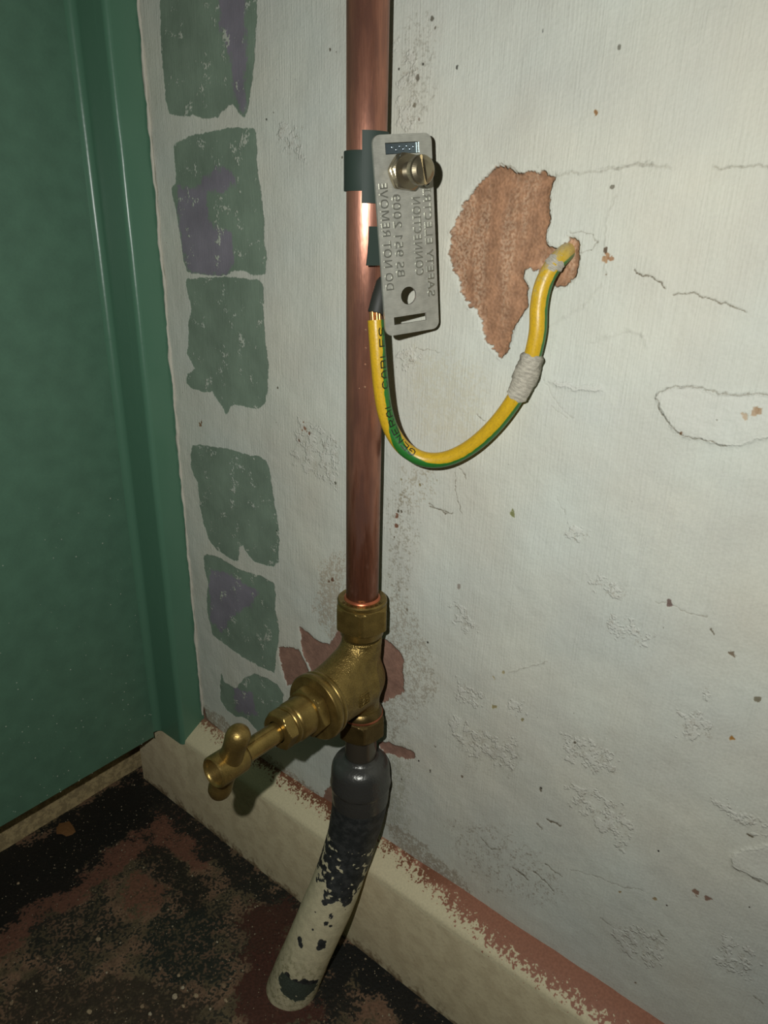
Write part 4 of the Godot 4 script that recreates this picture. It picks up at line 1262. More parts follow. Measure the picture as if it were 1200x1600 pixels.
	for s in [1.0, -1.0]:
		var kn := MB.new()
		lathe(kn, [Vector2(0.0050, 0.0045), Vector2(0.0047, 0.0075), Vector2(0.0046, 0.0110), Vector2(0.0048, 0.0150), Vector2(0.0050, 0.0175), Vector2(0.0048, 0.0197), Vector2(0.0041, 0.0214), Vector2(0.0029, 0.0225), Vector2(0.0014, 0.0231), Vector2(0.0, 0.0232)], axis_frame(mid, kd * s), 40)
		part("knob", kn, brass(0.40, 0.016), handle)

func build_lead() -> void:
	var t := thing("lead_pipe", Vector3(-0.011, 0, 0.056), "old swollen lead pipe with flaking cream paint curving down into the floor", "pipe")
	var pts := spline([Vector3(0, 0.1300, 0.0170), Vector3(0, 0.1210, 0.0170), Vector3(-0.0005, 0.1090, 0.0176), Vector3(-0.0020, 0.0930, 0.0200), Vector3(-0.0035, 0.0770, 0.0248), Vector3(-0.0050, 0.0600, 0.0320), Vector3(-0.0078, 0.0400, 0.0415), Vector3(-0.0112, 0.0200, 0.0500), Vector3(-0.0150, 0.0, 0.0560), Vector3(-0.0170, -0.0120, 0.0590)], 8)
	# the map: u along from the top, v around from the side that faces the room
	var chips := []
	for q in [[0.525, -0.01, 0.010, 0.012], [0.558, 0.0, 0.010, 0.020], [0.563, -0.035, 0.006, 0.012], [0.640, -0.035, 0.020, 0.032], [0.665, 0.115, 0.014, 0.016], [0.675, 0.095, 0.008, 0.020], [0.540, 0.09, 0.004, 0.008], [0.600, 0.06, 0.003, 0.006]]: chips.append(q)
	var LW := 768
	var LH := 384
	var bare_map := PackedFloat32Array()
	bare_map.resize(LW * LH)
	for j in LH:
		var v := j / float(LH)
		if v > 0.5: v -= 1.0
		for i in LW:
			# 1 where the lead is bare, 0 under paint
			var u := i / float(LW)
			var n1 := ta(i, j)
			var n3 := ta(i * 3 + 50, j * 3)
			var side := smoothstep(0.07, 0.16, absf(v + 0.02))
			var edge := 0.480 - 0.075 * side + (n1 - 0.5) * 0.12 + (n3 - 0.5) * 0.030
			var bare := smoothstep(edge + 0.002, edge - 0.002, u)
			for c in chips:
				var q := Vector2((u - c[0]) / c[2], (v - c[1]) / c[3])
				if q.length_squared() < 9.0: bare = maxf(bare, smoothstep(1.0, 0.85, q.length() + (ta(i * 2, j * 2) - 0.5) * 1.6))
			var foot := Vector2((u - 0.825) / 0.042, (v + 0.0) / 0.135).length() + (n1 - 0.5) * 0.9 + (n3 - 0.5) * 0.5
			bare = maxf(bare, smoothstep(1.0, 0.95, foot))
			# stray flakes of paint left on the lead, mostly at its sides
			if u > 0.26 and u < 0.55:
				bare *= 1.0 - smoothstep(0.60, 0.63, ta(i * 2 + 140, j * 2 + 30) * 0.78 + smoothstep(0.26, 0.50, u) * 0.06 + side * 0.11)
			bare_map[i + j * LW] = bare
	var col := func(i, j):
		var bare: float = bare_map[i + j * LW]
		var n1: float = ta(i * 2, j * 2)
		var n2: float = tb(i, j)
		var u: float = i / float(LW)
		var metal := rgb(72, 74, 72).lerp(rgb(52, 55, 54), smoothstep(0.2, 0.7, n1)) * (0.9 + 0.2 * n2)
		if u > 0.8: metal = rgb(84, 94, 82) * (0.88 + 0.24 * n2)
		var cream := rgb(196, 187, 152) * (0.92 + 0.12 * n1 + 0.06 * n2)
		var mould: float = smoothstep(0.52, 0.66, ta(i * 3, j * 3 + 40) * 0.6 + tb(i * 2, j) * 0.4) * smoothstep(0.66, 0.80, u) * 0.5
		cream = cream.lerp(rgb(112, 110, 76), mould)
		return cream.lerp(metal, bare)
	var m := paint(Color.WHITE, 0.40, 0.0)
	m.albedo_texture = map_of(LW, LH, col)
	m.metallic = 0.40
	m.metallic_texture = map_of(LW, LH, func(i, j): return bare_map[i + j * LW], Image.FORMAT_L8)
	m.roughness = 1.0
	m.roughness_texture = map_of(LW, LH, func(i, j): return lerpf(0.62, 0.46 + 0.15 * ta(i, j), bare_map[i + j * LW]), Image.FORMAT_L8)
	bumpy(m, map_of(LW, LH, func(i, j): return 0.55 - 0.25 * bare_map[i + j * LW] + 0.25 * (ta(i * 2, j * 2) - 0.5) + 0.14 * (tb(i, j) - 0.5), Image.FORMAT_L8), 0.06, Vector3.ONE, false)
	var a := MB.new()
	var rad := func(s: float, an: float) -> float:
		return lerpf(0.0146, 0.0134, smoothstep(0.0, 0.35, s)) + 0.0007 * smoothstep(0.7, 1.0, s) + 0.0006 * (ta(int(s * 300.0), int(absf(an - PI) * 30.0)) - 0.5)
	sweep(a, pts, rad, Vector3(0.62, 0, 0.78), 64)
	part("pipe", a, m, t)
	# wiped joint: the bulb and the tinned tail that goes up into the valve
	var bulb := MB.new()
	lathe(bulb, [Vector2(0.0146, 0.1150), Vector2(0.0150, 0.1205), Vector2(0.0149, 0.1246), Vector2(0.0155, 0.1252), Vector2(0.0158, 0.1268), Vector2(0.0154, 0.1290), Vector2(0.0151, 0.1350), Vector2(0.0147, 0.1375), Vector2(0.0137, 0.1396), Vector2(0.0118, 0.1413), Vector2(0.0098, 0.1420), Vector2(0.0086, 0.1428), Vector2(0.0081, 0.1442)], Transform3D(Basis(), Vector3(0, 0, PIPE_Z)), 64)
	var lm := paint(rgb(92, 92, 88), 0.30, 0.65)
	bumpy(lm, sdf_cache["brass_bump"], 0.03, Vector3(9, 9, 9))
	part("wiped_joint", bulb, lm, t)
	var tail := MB.new()
	lathe(tail, [Vector2(0.0080, 0.1400), Vector2(0.0080, 0.1480), Vector2(0.0080, 0.1560)], Transform3D(Basis(), Vector3(0, 0, PIPE_Z)), 48)
	part("tinned_tail", tail, paint(rgb(112, 106, 94), 0.24, 0.8), t)

func on_plate(u: float, v: float, w := 0.0) -> Vector3:
	return PLATE_C + PLATE_R * (u * 0.001) + PLATE_U * (v * 0.001) + PLATE_N * (w * 0.001)

func build_clamp() -> void:
	var t := thing("earthing_clamp", Vector3(0, 0.4065, PIPE_Z), "pipe earthing clamp with green strap, stamped aluminium tag and slotted screw", "pipe clamp")
	var green := paint(rgb(46, 60, 52), 0.65)
	var zinc := paint(rgb(176, 178, 168), 0.30, 0.85)
	var st := MB.new()
	lathe(st, [Vector2(0.0076, 0.4066), Vector2(0.0083, 0.4066), Vector2(0.0084, 0.4068), Vector2(0.0084, 0.4198), Vector2(0.0083, 0.4200), Vector2(0.0076, 0.4200)], Transform3D(Basis(Vector3.RIGHT, 0.0), Vector3(0, 0, PIPE_Z)), 64)
	part("strap", st, green, t)
	# saddle: curved plate under the screw
	var sd := MB.new()
	var a0 := deg_to_rad(-12.0)
	var a1 := deg_to_rad(60.0)
	for r in [0.0092, 0.0084]:
		for k in 16:
			var p := []
			for q in [[k, 0.4025], [k + 1, 0.4025], [k + 1, 0.4262], [k, 0.4262]]:
				var an := lerpf(a0, a1, q[0] / 16.0)
				p.append(Vector3(cos(an) * r, q[1], PIPE_Z + sin(an) * r))
			var am := lerpf(a0, a1, (k + 0.5) / 16.0)
			sd.quad(p[0], p[1], p[2], p[3], Vector3(cos(am), 0, sin(am)) * (1.0 if r > 0.009 else -1.0))
	for an in [a0, a1]:
		var d := Vector3(cos(an), 0, sin(an))
		var o := Vector3(0, 0, PIPE_Z)
		sd.quad(o + d * 0.0084 + Vector3.UP * 0.4025, o + d * 0.0092 + Vector3.UP * 0.4025, o + d * 0.0092 + Vector3.UP * 0.4262, o + d * 0.0084 + Vector3.UP * 0.4262, Vector3(-sin(an), 0, cos(an)) * (1.0 if an > 0.5 else -1.0))
	part("saddle", sd, green, t)
	# loose end of the strap hanging behind the tag
	var tl := MB.new()
	var o0 := Vector3(0, 0, PIPE_Z)
	var e := Vector3(PLATE_N.z, 0, -PLATE_N.x)
	var tp := []
	for q in [[0.3946, 12.5, -4.6], [0.3900, 13.4, -5.1], [0.3850, 14.0, -5.8], [0.3812, 14.2, -6.4]]:
		tp.append([o0 + PLATE_N * (q[1] * 0.001) + e * (q[2] * 0.001) + Vector3.UP * q[0], 0.0])
	for k in tp.size() - 1:
		var L0: Vector3 = tp[k][0]
		var L1: Vector3 = tp[k + 1][0]
		for w in [0.0, 0.0007]:
			tl.quad(L0 + PLATE_N * w, L0 + e * 0.010 + PLATE_N * w, L1 + e * 0.010 + PLATE_N * w, L1 + PLATE_N * w, PLATE_N * (1.0 if w > 0.0 else -1.0))
		tl.quad(L0, L1, L1 + PLATE_N * 0.0007, L0 + PLATE_N * 0.0007, -e)
		tl.quad(L0 + e * 0.010, L1 + e * 0.010, L1 + e * 0.010 + PLATE_N * 0.0007, L0 + e * 0.010 + PLATE_N * 0.0007, e)
	var le: Vector3 = tp[-1][0]
	tl.quad(le, le + e * 0.010, le + e * 0.010 + PLATE_N * 0.0007, le + PLATE_N * 0.0007, Vector3.DOWN)
	part("strap_end", tl, green, t)
	# tag: rounded plate with two slots, a cable hole and a screw hole
	var tagn := CSGCombiner3D.new()
	tagn.name = "tag_plate"
	tagn.transform = Transform3D(Basis(PLATE_R, PLATE_U, PLATE_N), PLATE_C - base)
	var poly := PackedVector2Array()
	var hw := PLATE_W / 2
	var hh := PLATE_H / 2
	for cn in [[1, 1, 0.0], [-1, 1, 90.0], [-1, -1, 180.0], [1, -1, 270.0]]:
		var r := 0.0028
		for k in 7:
			var an := deg_to_rad(cn[2] + 15.0 * k)
			poly.append(Vector2(cn[0] * (hw - r) + cos(an) * r, cn[1] * (hh - r) + sin(an) * r))
	var pm := paint(Color.WHITE, 0.46, 0.45)
	pm.albedo_texture = map_of(512, 512, func(i, j): return rgb(184, 184, 172) * (0.92 + 0.10 * tb(i >> 3, j * 2) + 0.10 * (ta(i, j) - 0.5)))
	pm.roughness_texture = map_of(256, 256, func(i, j): return 0.75 + 0.3 * ta(i * 2, j * 2) + 0.2 * (tb(i, j) - 0.5), Image.FORMAT_L8)
	bumpy(pm, map_of(512, 512, func(i, j): return 0.5 + 0.35 * (tb(i >> 3, j * 2) - 0.5) + 0.4 * (ta(i, j) - 0.5), Image.FORMAT_L8), 0.006, Vector3(25, 25, 25))
	pm.uv1_world_triplanar = false
	var sh := CSGPolygon3D.new()
	sh.polygon = poly
	sh.depth = 0.0010
	sh.position = Vector3(0, 0, 0.0005)
	tagn.add_child(sh)
	for cut in [[-0.2, 29.2, 13.2, 3.6], [-0.8, -27.6, 13.8, 1.2], [-0.8, -28.6, 13.8, 2.4]]:
		var cb := CSGBox3D.new()
		cb.operation = CSGShape3D.OPERATION_SUBTRACTION
		cb.size = Vector3(cut[2], cut[3], 4.0) * 0.001
		cb.position = Vector3(cut[0], cut[1], 0) * 0.001
		tagn.add_child(cb)
	for cut in [[-1.0, -19.9, 3.2], [-0.6, 21.6, 2.6]]:
		var cc := CSGCylinder3D.new()
		cc.operation = CSGShape3D.OPERATION_SUBTRACTION
		cc.radius = cut[2] * 0.001
		cc.height = 0.004
		cc.sides = 40
		cc.rotation = Vector3(PI / 2, 0, 0)
		cc.position = Vector3(cut[0], cut[1], 0) * 0.001
		tagn.add_child(cc)
	tagn.material_override = pm
	t.add_child(tagn, true)
	# stamped letters: the tag hangs back to front, so they read reversed, bottom to top
	var letter := paint(rgb(164, 164, 154), 0.26, 0.75)
	var font := SystemFont.new()
	font.font_names = PackedStringArray(["Droid Sans"])
	for ln in [["DO NOT REMOVE", -8.7, -17.0, 18.6, 3.0], ["BS 951 2009", -3.9, -12.8, 14.8, 3.0], ["CONNECTION", 4.0, -13.2, 13.4, 3.0], ["SAFETY ELECTRICAL", 8.6, -21.2, 25.0, 2.8]]:
		var tm := TextMesh.new()
		tm.text = ln[0]
		tm.font = font
		tm.font_size = 32
		tm.pixel_size = 0.01
		tm.depth = 0.0
		tm.curve_step = 1.0
		var arr := tm.get_mesh_arrays()
		var vs: PackedVector3Array = arr[Mesh.ARRAY_VERTEX]
		var ix: PackedInt32Array = arr[Mesh.ARRAY_INDEX] if arr[Mesh.ARRAY_INDEX] != null else PackedInt32Array(range(vs.size()))
		var bb := AABB(vs[0], Vector3.ZERO)
		for q in vs: bb = bb.expand(q)
		var lm := MB.new()
		var put := func(q: Vector3, w: float) -> Vector3:
			return on_plate(ln[1] + ((q.y - bb.position.y) / bb.size.y - 0.5) * ln[4], lerpf(ln[2], ln[3], (q.x - bb.position.x) / bb.size.x), w)
		for k in range(0, ix.size(), 3):
			lm.flat(put.call(vs[ix[k]], 0.95), put.call(vs[ix[k + 1]], 0.95), put.call(vs[ix[k + 2]], 0.95), PLATE_N)
			for s in 3:
				var A: Vector3 = vs[ix[k + s]]
				var B: Vector3 = vs[ix[k + (s + 1) % 3]]
				var pa: Vector3 = put.call(A, 0.95)
				var pb: Vector3 = put.call(B, 0.95)
				var mid: Vector3 = put.call((vs[ix[k]] + vs[ix[k + 1]] + vs[ix[k + 2]]) / 3.0, 0.66)
				lm.quad(pa, pb, put.call(B, 0.45), put.call(A, 0.45), (pa + pb) * 0.5 - mid)
		part("stamped_lettering", lm, letter, t)
	# galvanised tongue seen through the upper slot
	var tg := MB.new()
	var cors := []
	for q in [[-6.6, 27.6], [6.2, 27.6], [6.2, 30.8], [-6.6, 30.8]]: cors.append(q)
	for w in [-0.7, -1.3]:
		tg.quad(on_plate(cors[0][0], cors[0][1], w), on_plate(cors[1][0], cors[1][1], w), on_plate(cors[2][0], cors[2][1], w), on_plate(cors[3][0], cors[3][1], w), PLATE_N * (1.0 if w > -1.0 else -1.0))
	for k in 4: tg.quad(on_plate(cors[k][0], cors[k][1], -0.7), on_plate(cors[(k + 1) % 4][0], cors[(k + 1) % 4][1], -0.7), on_plate(cors[(k + 1) % 4][0], cors[(k + 1) % 4][1], -1.3), on_plate(cors[k][0], cors[k][1], -1.3), on_plate((cors[k][0] + cors[(k + 1) % 4][0]) * 0.5, (cors[k][1] + cors[(k + 1) % 4][1]) * 0.5) - on_plate(-0.2, 29.2))
	var bl := paint(rgb(150, 166, 176), 0.22, 0.9)
	var tongue := part("galvanised_tongue", tg, bl, t)
	for q in [[-3.6, 29.6], [-2.0, 28.8], [-0.6, 29.8], [0.8, 28.9], [2.2, 29.8], [3.4, 28.8], [4.8, 29.5]]:
		var bp := MB.new()
		lathe(bp, [Vector2(0.00062, 0.0), Vector2(0.0005, 0.0002), Vector2(0.00025, 0.00034), Vector2(0.0, 0.0004)], axis_frame(on_plate(q[0], q[1], -0.72), PLATE_N), 14)
		part("stamped_dimple", bp, bl, tongue)
	# screw with two lock nuts and a slotted head
	var sf := axis_frame(on_plate(-0.6, 21.6), PLATE_N)
	var nickel := paint(rgb(150, 140, 116), 0.26, 0.85)
	var sc := MB.new()
	var prof := [Vector2(0.0024, -0.0124)]
	prof.append(Vector2(0.0024, -0.0005))
	for k in 7:
		prof.append(Vector2(0.0026, 0.0056 + k * 0.0008))
		prof.append(Vector2(0.0031, 0.0060 + k * 0.0008))
	prof.append(Vector2(0.0030, 0.0118))
	lathe(sc, prof, sf, 32, 0.98)
	var screw := part("clamp_screw", sc, nickel, t)
	var hdm := CSGCombiner3D.new()
	hdm.name = "slotted_head"
	hdm.transform = Transform3D(sf.basis, sf.origin - base)
	var pr := PackedVector2Array([Vector2(0, 0.0118), Vector2(0.0044, 0.0118), Vector2(0.0047, 0.0122), Vector2(0.0047, 0.0146), Vector2(0.0043, 0.0152), Vector2(0.0030, 0.0158), Vector2(0, 0.0161)])
	var hp := CSGPolygon3D.new()
	hp.polygon = pr
	hp.mode = CSGPolygon3D.MODE_SPIN
	hp.spin_sides = 40
	hdm.add_child(hp)
	var slot := CSGBox3D.new()
	slot.operation = CSGShape3D.OPERATION_SUBTRACTION
	slot.size = Vector3(0.0011, 0.0034, 0.012)
	slot.position = Vector3(0, 0.0161, 0)
	slot.rotation = Vector3(0, deg_to_rad(14), 0)
	hdm.add_child(slot)
	hdm.material_override = nickel
	screw.add_child(hdm, true)
	for k in 2:
		var ln2 := MB.new()
		hex(ln2, 0.0056, 0.0024, 0.0026, sf.translated_local(Vector3(0, 0.0006 + 0.0025 * k, 0)), deg_to_rad(4.0 + 3.0 * k), 0.1, 48)
		part("lock_nut", ln2, nickel, t)
	# stand-off nut behind the tag
	var bk := MB.new()
	hex(bk, 0.0056, 0.0040, 0.0026, sf.translated_local(Vector3(0, -0.0047, 0)), 0.2, 0.1, 48)
	part("lock_nut", bk, nickel, t)

func build_cable() -> void:
	var pts := spline(CABLE, 8)
	var total := 0.0
	for i in pts.size() - 1: total += pts[i].distance_to(pts[i + 1])
	# strokes of the printed letters, on a box 2 wide and 3 high
	var glyph := {"G": [[2, 2.6, 1.4, 3, 0.6, 3, 0, 2.3, 0, 0.7, 0.6, 0, 1.4, 0, 2, 0.6, 2, 1.4, 1.1, 1.4]], "E": [[2, 3, 0, 3, 0, 0, 2, 0], [0, 1.5, 1.6, 1.5]], "N": [[0, 0, 0, 3, 2, 0, 2, 3]], "R": [[0, 0, 0, 3, 1.5, 3, 2, 2.6, 2, 1.9, 1.5, 1.5, 0, 1.5], [1.1, 1.5, 2, 0]], "A": [[0, 0, 0, 2, 0.6, 3, 1.4, 3, 2, 2, 2, 0], [0, 1.2, 2, 1.2]], "L": [[0, 3, 0, 0, 2, 0]], "C": [[2, 2.5, 1.4, 3, 0.6, 3, 0, 2.3, 0, 0.7, 0.6, 0, 1.4, 0, 2, 0.5]], "B": [[0, 0, 0, 3, 1.5, 3, 1.9, 2.6, 1.9, 1.9, 1.5, 1.5, 0, 1.5], [1.5, 1.5, 2, 1.1, 2, 0.4, 1.5, 0, 0, 0]], "S": [[2, 2.6, 1.5, 3, 0.5, 3, 0, 2.5, 0, 2, 0.5, 1.6, 1.5, 1.4, 2, 1, 2, 0.5, 1.5, 0, 0.5, 0, 0, 0.4]]}
	var W := 2048
	var H := 256
	var length_mm := total * 1000.0
	var circ := TAU * 3.1
	# letters run back up the cable from the bend
	var text := "GENERAL CABLES"
	var strokes := []
	for k in text.length():
		if not glyph.has(text[k]): continue
		for line in glyph[text[k]]:
			for q in range(0, line.size() - 2, 2):
				var s := []
				for e in [0, 2]:
					var run: float = 57.0 - (k * 3.95 + line[q + e] * 1.30)           # mm from the clamp end
					var ang: float = lerpf(-44.0, -26.0, clampf(run / 60.0, 0.0, 1.0))
					var lat: float = deg_to_rad(ang) * 3.1 + (line[q + e + 1] - 1.5) * 0.82
					s.append(Vector2(run, lat))
				strokes.append(s)
	var img := Image.create(W, H, false, Image.FORMAT_RGB8)
	for j in H:
		var deg := j * 360.0 / H
		if deg > 180.0: deg -= 360.0
		for i in W:
			var u := i / float(W)
			var mid := lerpf(-88.0, -62.0, smoothstep(0.0, 0.22, u))
			mid = lerpf(mid, 30.0, smoothstep(0.20, 0.34, u))
			mid = lerpf(mid, 84.0, smoothstep(0.30, 0.46, u))
			mid = lerpf(mid, 112.0, smoothstep(0.5, 0.8, u))
			var off := absf(wrapf(deg - mid, -180.0, 180.0)) + (ta(i, j * 2) - 0.5) * 8.0
			var g := smoothstep(50.0, 42.0, off)
			var off2 := absf(wrapf(deg + 112.0 - 30.0 * smoothstep(0.8, 1.0, u), -180.0, 180.0))
			g = maxf(g, smoothstep(30.0, 22.0, off2) * smoothstep(0.72, 0.80, u))
			var n := 0.94 + 0.10 * ta(i, j * 3) + 0.05 * (tb(i, j) - 0.5)
			var c := rgb(206 * n, 166 * n, 34).lerp(rgb(40 * n, 112 * n, 44 * n), g)
			# plaster dust and paint smears where it leaves the wall
			var dusty := smoothstep(0.86, 0.95, u + (ta(i * 2, j * 2) - 0.5) * 0.12) * smoothstep(0.30, 0.6, ta(i * 2 + 90, j * 3) * 0.6 + tb(i, j) * 0.4 + 0.1)
			dusty = maxf(dusty * smoothstep(60.0, -20.0, deg - 0.0 if absf(deg) < 175.0 else 0.0), smoothstep(0.93, 0.97, u) * 0.7)
			c = c.lerp(rgb(178, 164, 136), dusty * 0.85)
			c = c.lerp(rgb(120, 96, 40), smoothstep(0.62, 0.70, tb(i, j) * 0.4 + ta(i * 4, j * 4) * 0.6) * 0.25)
			img.set_pixel(i, j, c)
	for s in strokes:
		var A: Vector2 = s[0]
		var B: Vector2 = s[1]
		var r := Rect2(A, Vector2.ZERO).expand(B).grow(0.5)
		for i in range(maxi(0, int(r.position.x / length_mm * W)), mini(W - 1, int(r.end.x / length_mm * W)) + 1):
			for jj in range(int(r.position.y / circ * H), int(r.end.y / circ * H) + 1):
				var p := Vector2(i * length_mm / W, jj * circ / H)
				var dd := Geometry2D.get_closest_point_to_segment(p, A, B).distance_to(p)
				var a := smoothstep(0.30, 0.20, dd) * (0.75 + 0.4 * (tb(i, jj) - 0.3))
				if a > 0.0:
					var j := posmod(jj, H)
					img.set_pixel(i, j, img.get_pixel(i, j).lerp(rgb(26, 28, 18), clampf(a, 0.0, 0.95)))
	var m := paint(Color.WHITE, 0.38)
	m.albedo_texture = ImageTexture.create_from_image(img)
	bumpy(m, map_of(1024, 128, func(i, j): return 0.5 + 0.3 * (ta(i, j) - 0.5) + 0.15 * (tb(i, j) - 0.5), Image.FORMAT_L8), 0.02, Vector3.ONE, false)
	var t := thing("earth_cable", CABLE[0], "yellow and green earth cable looping from the clamp into a hole in the wall", "cable")
	var to_cam := Vector3(0.577, 0.37, 0.728)
	var a := MB.new()
	sweep(a, pts, func(_s, _a): return 0.0031, to_cam, 40)
	part("sheath", a, m, t)
	# bared copper strands and the black sleeve over the cable end
	var cu := paint(rgb(206, 150, 92), 0.3, 0.8)
	var p0: Vector3 = CABLE[0]
	var d0: Vector3 = (CABLE[0] - CABLE[1]).normalized()
	var fr := axis_frame(p0, d0)
	var lean := axis_frame(p0 + d0 * 0.0010, d0 + Vector3(PLATE_N.z, 0, -PLATE_N.x) * 0.33)
	for k in 7:
		var an := TAU * k / 6.0
		var o := Vector3(cos(an), 0, sin(an)) * (0.0 if k == 6 else 0.0016)
		var st := MB.new()
		lathe(st, [Vector2(0.0007, -0.001), Vector2(0.0007, 0.0035)], fr.translated_local(o), 12)
		part("copper_strand", st, cu, t)
	var sl := MB.new()
	lathe(sl, [Vector2(0.0022, 0.0014), Vector2(0.0031, 0.0014), Vector2(0.0033, 0.0018), Vector2(0.0031, 0.0080), Vector2(0.0027, 0.0130), Vector2(0.0018, 0.0146), Vector2(0.0, 0.0146)], lean, 32)
	part("black_sleeve", sl, paint(rgb(44, 46, 40), 0.6), t)
	# plaster daubs set hard on the sheath
	var pm := paint(rgb(188, 182, 164), 0.85)
	pm.albedo_texture = map_of(256, 256, func(i, j): return Color.WHITE * (0.72 + 0.3 * ta(i * 2, j * 2) + 0.16 * (tb(i, j) - 0.3)))
	pm.uv1_scale = Vector3(2, 1, 1)
	for q in [[0.612, 0.705, 0.0007, 0.0022], [0.880, 0.940, -0.0002, 0.0020]]:
		var i0 := int(q[0] * (pts.size() - 1))
		var i1 := int(q[1] * (pts.size() - 1))
		var sub := []
		for i in range(i0, i1 + 1):
			for h in 3:
				if i < i1 or h == 0: sub.append(pts[i].lerp(pts[mini(i + 1, i1)], h / 3.0))
		var db := MB.new()
		var sd := i0
		sweep(db, sub, func(s, an):
			var wrap := absf(an - PI)
			var ridge := smoothstep(0.46, 0.54, ta(int(s * 60.0) + sd * 7, int(wrap * 22.0)))
			var ragged := 0.10 + 0.16 * (ta(int(wrap * 40.0), sd * 3) - 0.3)
			var taper := smoothstep(0.0, ragged, s) * smoothstep(1.0, 1.0 - ragged, s)
			return 0.0031 + lerpf(-0.0005, q[2] + q[3] * (0.25 * ridge + 0.6 * (ta(int(s * 110.0) + 40 + sd * 5, int(wrap * 34.0)) - 0.42)), taper), to_cam, 48)
		part("plaster_daub", db, pm, t).set_meta("label", "hardened grey plaster daub on the cable")

func build_debris() -> void:
	var rng := RandomNumberGenerator.new()
	rng.seed = 7
	# a few larger chips lying on the floor
	for d in [["paint_chip", Vector3(-0.0215, 0.0, 0.0655), 0.0036, rgb(176, 156, 122), "pale plaster crumb lying against the foot of the lead pipe", "crumb", ""],
		["rust_flake", Vector3(-0.2165, 0.0, 0.0800), 0.0085, rgb(120, 84, 44), "flat orange-brown flake on black dirt beside the plinth", "flake", ""]]:
		var t := thing(d[0], d[1], d[4], d[5], d[6])
		var m := MB.new()
		lump(m, d[1], Vector3(d[2], d[2] * (0.16 if d[0] == "rust_flake" else 0.6), d[2] * 0.75), rng.randi() % 300)
		part("lump", m, paint(d[3], 0.85), t)
	var tone := [rgb(166, 146, 114), rgb(140, 118, 90), rgb(178, 164, 136)]
	for k in CHIPS.size() / 3:
		var at := Vector3(CHIPS[k * 3] * 0.001, 0.0, CHIPS[k * 3 + 1] * 0.001)
		var t := thing("plaster_crumb", at, "small pale plaster crumb scattered on the grimy floor", "crumb", "plaster crumbs on the floor")
		var m := MB.new()
		var r: float = CHIPS[k * 3 + 2] * 0.00085
		lump(m, at, Vector3(r, r * 0.6, r * rng.randf_range(0.6, 1.0)), rng.randi() % 300)
		part("lump", m, paint(tone[k % 3], 0.85), t)
	# grit: far too fine to count
	var mi := MultiMeshInstance3D.new()
	mi.name = "floor_grit"
	var mm := MultiMesh.new()
	mm.transform_format = MultiMesh.TRANSFORM_3D
	mm.use_colors = true
	var g := MB.new()
	base = Vector3.ZERO
	lump(g, Vector3.ZERO, Vector3(1, 0.7, 0.8), 60, 5, 8)
	mm.mesh = mesh_of(g)
	mm.instance_count = 4000
	for k in 4000:
		var x := rng.randf_range(-0.228, 0.07)
		var z := rng.randf_range(0.018, 0.22)
		var s := rng.randf_range(0.0002, 0.00048) * (1.0 + rng.randf() ** 6 * 1.2)
		mm.set_instance_transform(k, Transform3D(Basis(Vector3.UP, rng.randf() * TAU).scaled(Vector3.ONE * s), Vector3(x, 0.0002, z)))
		var c: Color = [rgb(120, 104, 80), rgb(74, 62, 46), rgb(46, 42, 34), rgb(150, 138, 112)][rng.randi() % 4]
		mm.set_instance_color(k, c.srgb_to_linear())
	mi.multimesh = mm
	var gm := paint(Color.WHITE, 0.85)
	gm.vertex_color_use_as_albedo = true
	mi.material_override = gm
	tag(mi, "fine grit and sand strewn over the dirty floor", "grit", "", "stuff")
	add_child(mi, true)

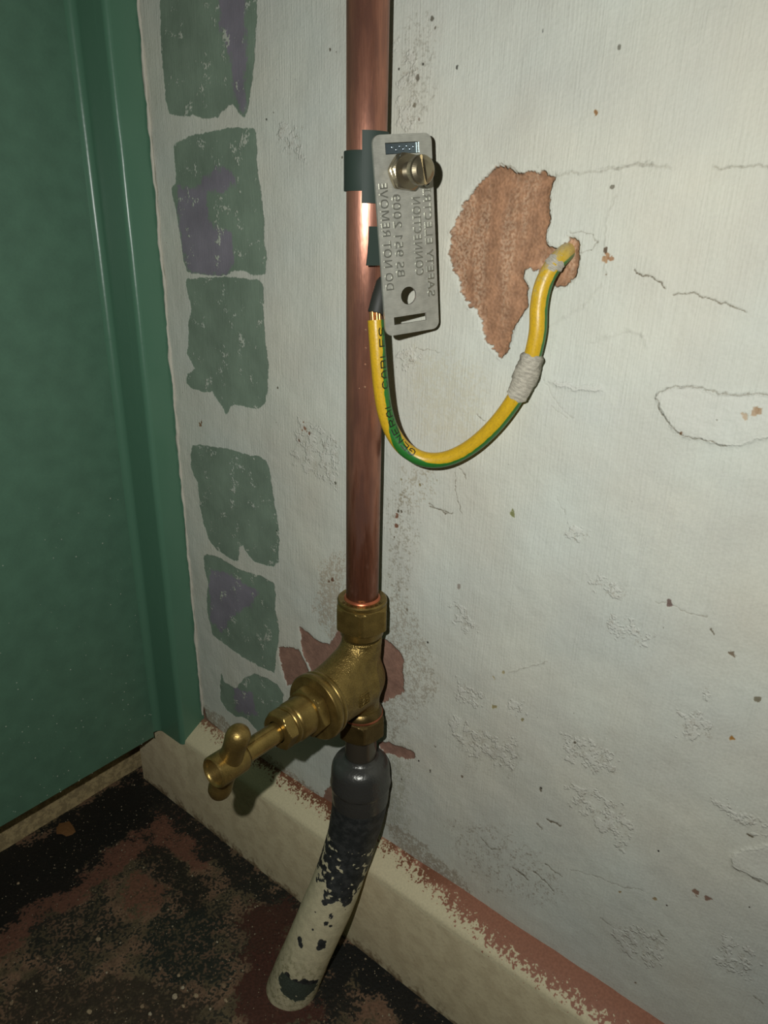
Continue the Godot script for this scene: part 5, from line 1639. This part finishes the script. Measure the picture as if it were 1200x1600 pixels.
const CHIPS := [-123.1, 110.3, 2.00, -79.9, 97.4, 1.50, -60.2, 101.8, 2.20, -51.7, 94.2, 1.90, -44.2, 81.0, 2.40, -61.1, 96.1, 1.40, -52.3, 102.0, 1.50, -69.4, 116.2, 1.70, -62.7, 115.9, 1.40, -37.1, 85.5, 1.80, -139.1, 138.6, 1.30, -122.5, 133.8, 1.10, -197.4, 121.7, 1.40, -178.0, 92.8, 1.60, -101.0, 118.1, 0.90, -88.5, 135.9, 2.00, -124.9, 160.1, 1.60, -39.9, 93.7, 1.10, -68.5, 93.3, 1.30, -56.8, 112.3, 1.00, -68.0, 66.5, 1.00, -99.9, 68.3, 1.00, -126.1, 147.4, 1.00, -121.2, 148.3, 1.00]

func lump(m: MB, at: Vector3, r: Vector3, sd: int, rows := 8, cols := 12) -> void:
	var g := []
	for j in rows + 1:
		var th := PI * j / rows
		var row := []
		for i in cols + 1:
			var ph := TAU * (i % cols) / cols
			var d := Vector3(sin(th) * cos(ph), cos(th), sin(th) * sin(ph))
			var k := 0.72 + 0.6 * (ta(int(d.x * 40.0) + sd, int(d.z * 40.0) + int(d.y * 55.0) + 90) - 0.3)
			var p := d * r * k
			p.y = maxf(p.y, -r.y * 0.25) + r.y * 0.22
			row.append(at + p)
		g.append(row)
	for j in rows:
		for i in cols:
			var out: Vector3 = g[j][i] - at
			m.flat(g[j][i], g[j][i + 1], g[j + 1][i + 1], out)
			m.flat(g[j][i], g[j + 1][i + 1], g[j + 1][i], out)

func build_flash() -> void:
	# the flash itself, just behind its light: a dark ring round a small glowing lens
	var at := Vector3(0.16223, 0.40989, 0.25245)
	var b := Basis(Vector3(0.77855, 0.02000, -0.62726), Vector3(-0.24669, 0.92879, -0.27657), -Vector3(-0.57706, -0.37007, -0.72804))
	var t := thing("camera_flash", at + b.z * 0.002, "small round glowing flash lamp aimed into the corner", "flash lamp")
	var f := axis_frame(at + b.z * 0.002, -b.z)
	var ring := MB.new()
	lathe(ring, [Vector2(0.0030, -0.002), Vector2(0.0045, -0.002), Vector2(0.0045, 0.0004), Vector2(0.0040, 0.0008), Vector2(0.0031, 0.0008), Vector2(0.0030, -0.002)], f, 40)
	part("bezel", ring, paint(rgb(30, 30, 32), 0.5), t)
	var lens := MB.new()
	lathe(lens, [Vector2(0.0030, 0.0002), Vector2(0.0020, 0.0007), Vector2(0.0010, 0.0009), Vector2(0.0, 0.0010)], f, 40)
	var lm := paint(rgb(240, 236, 220), 0.4)
	lm.emission_enabled = true
	lm.emission = Color(1.0, 1.0, 0.98)
	lm.emission_energy_multiplier = 3.0
	part("lens", lens, lm, t)
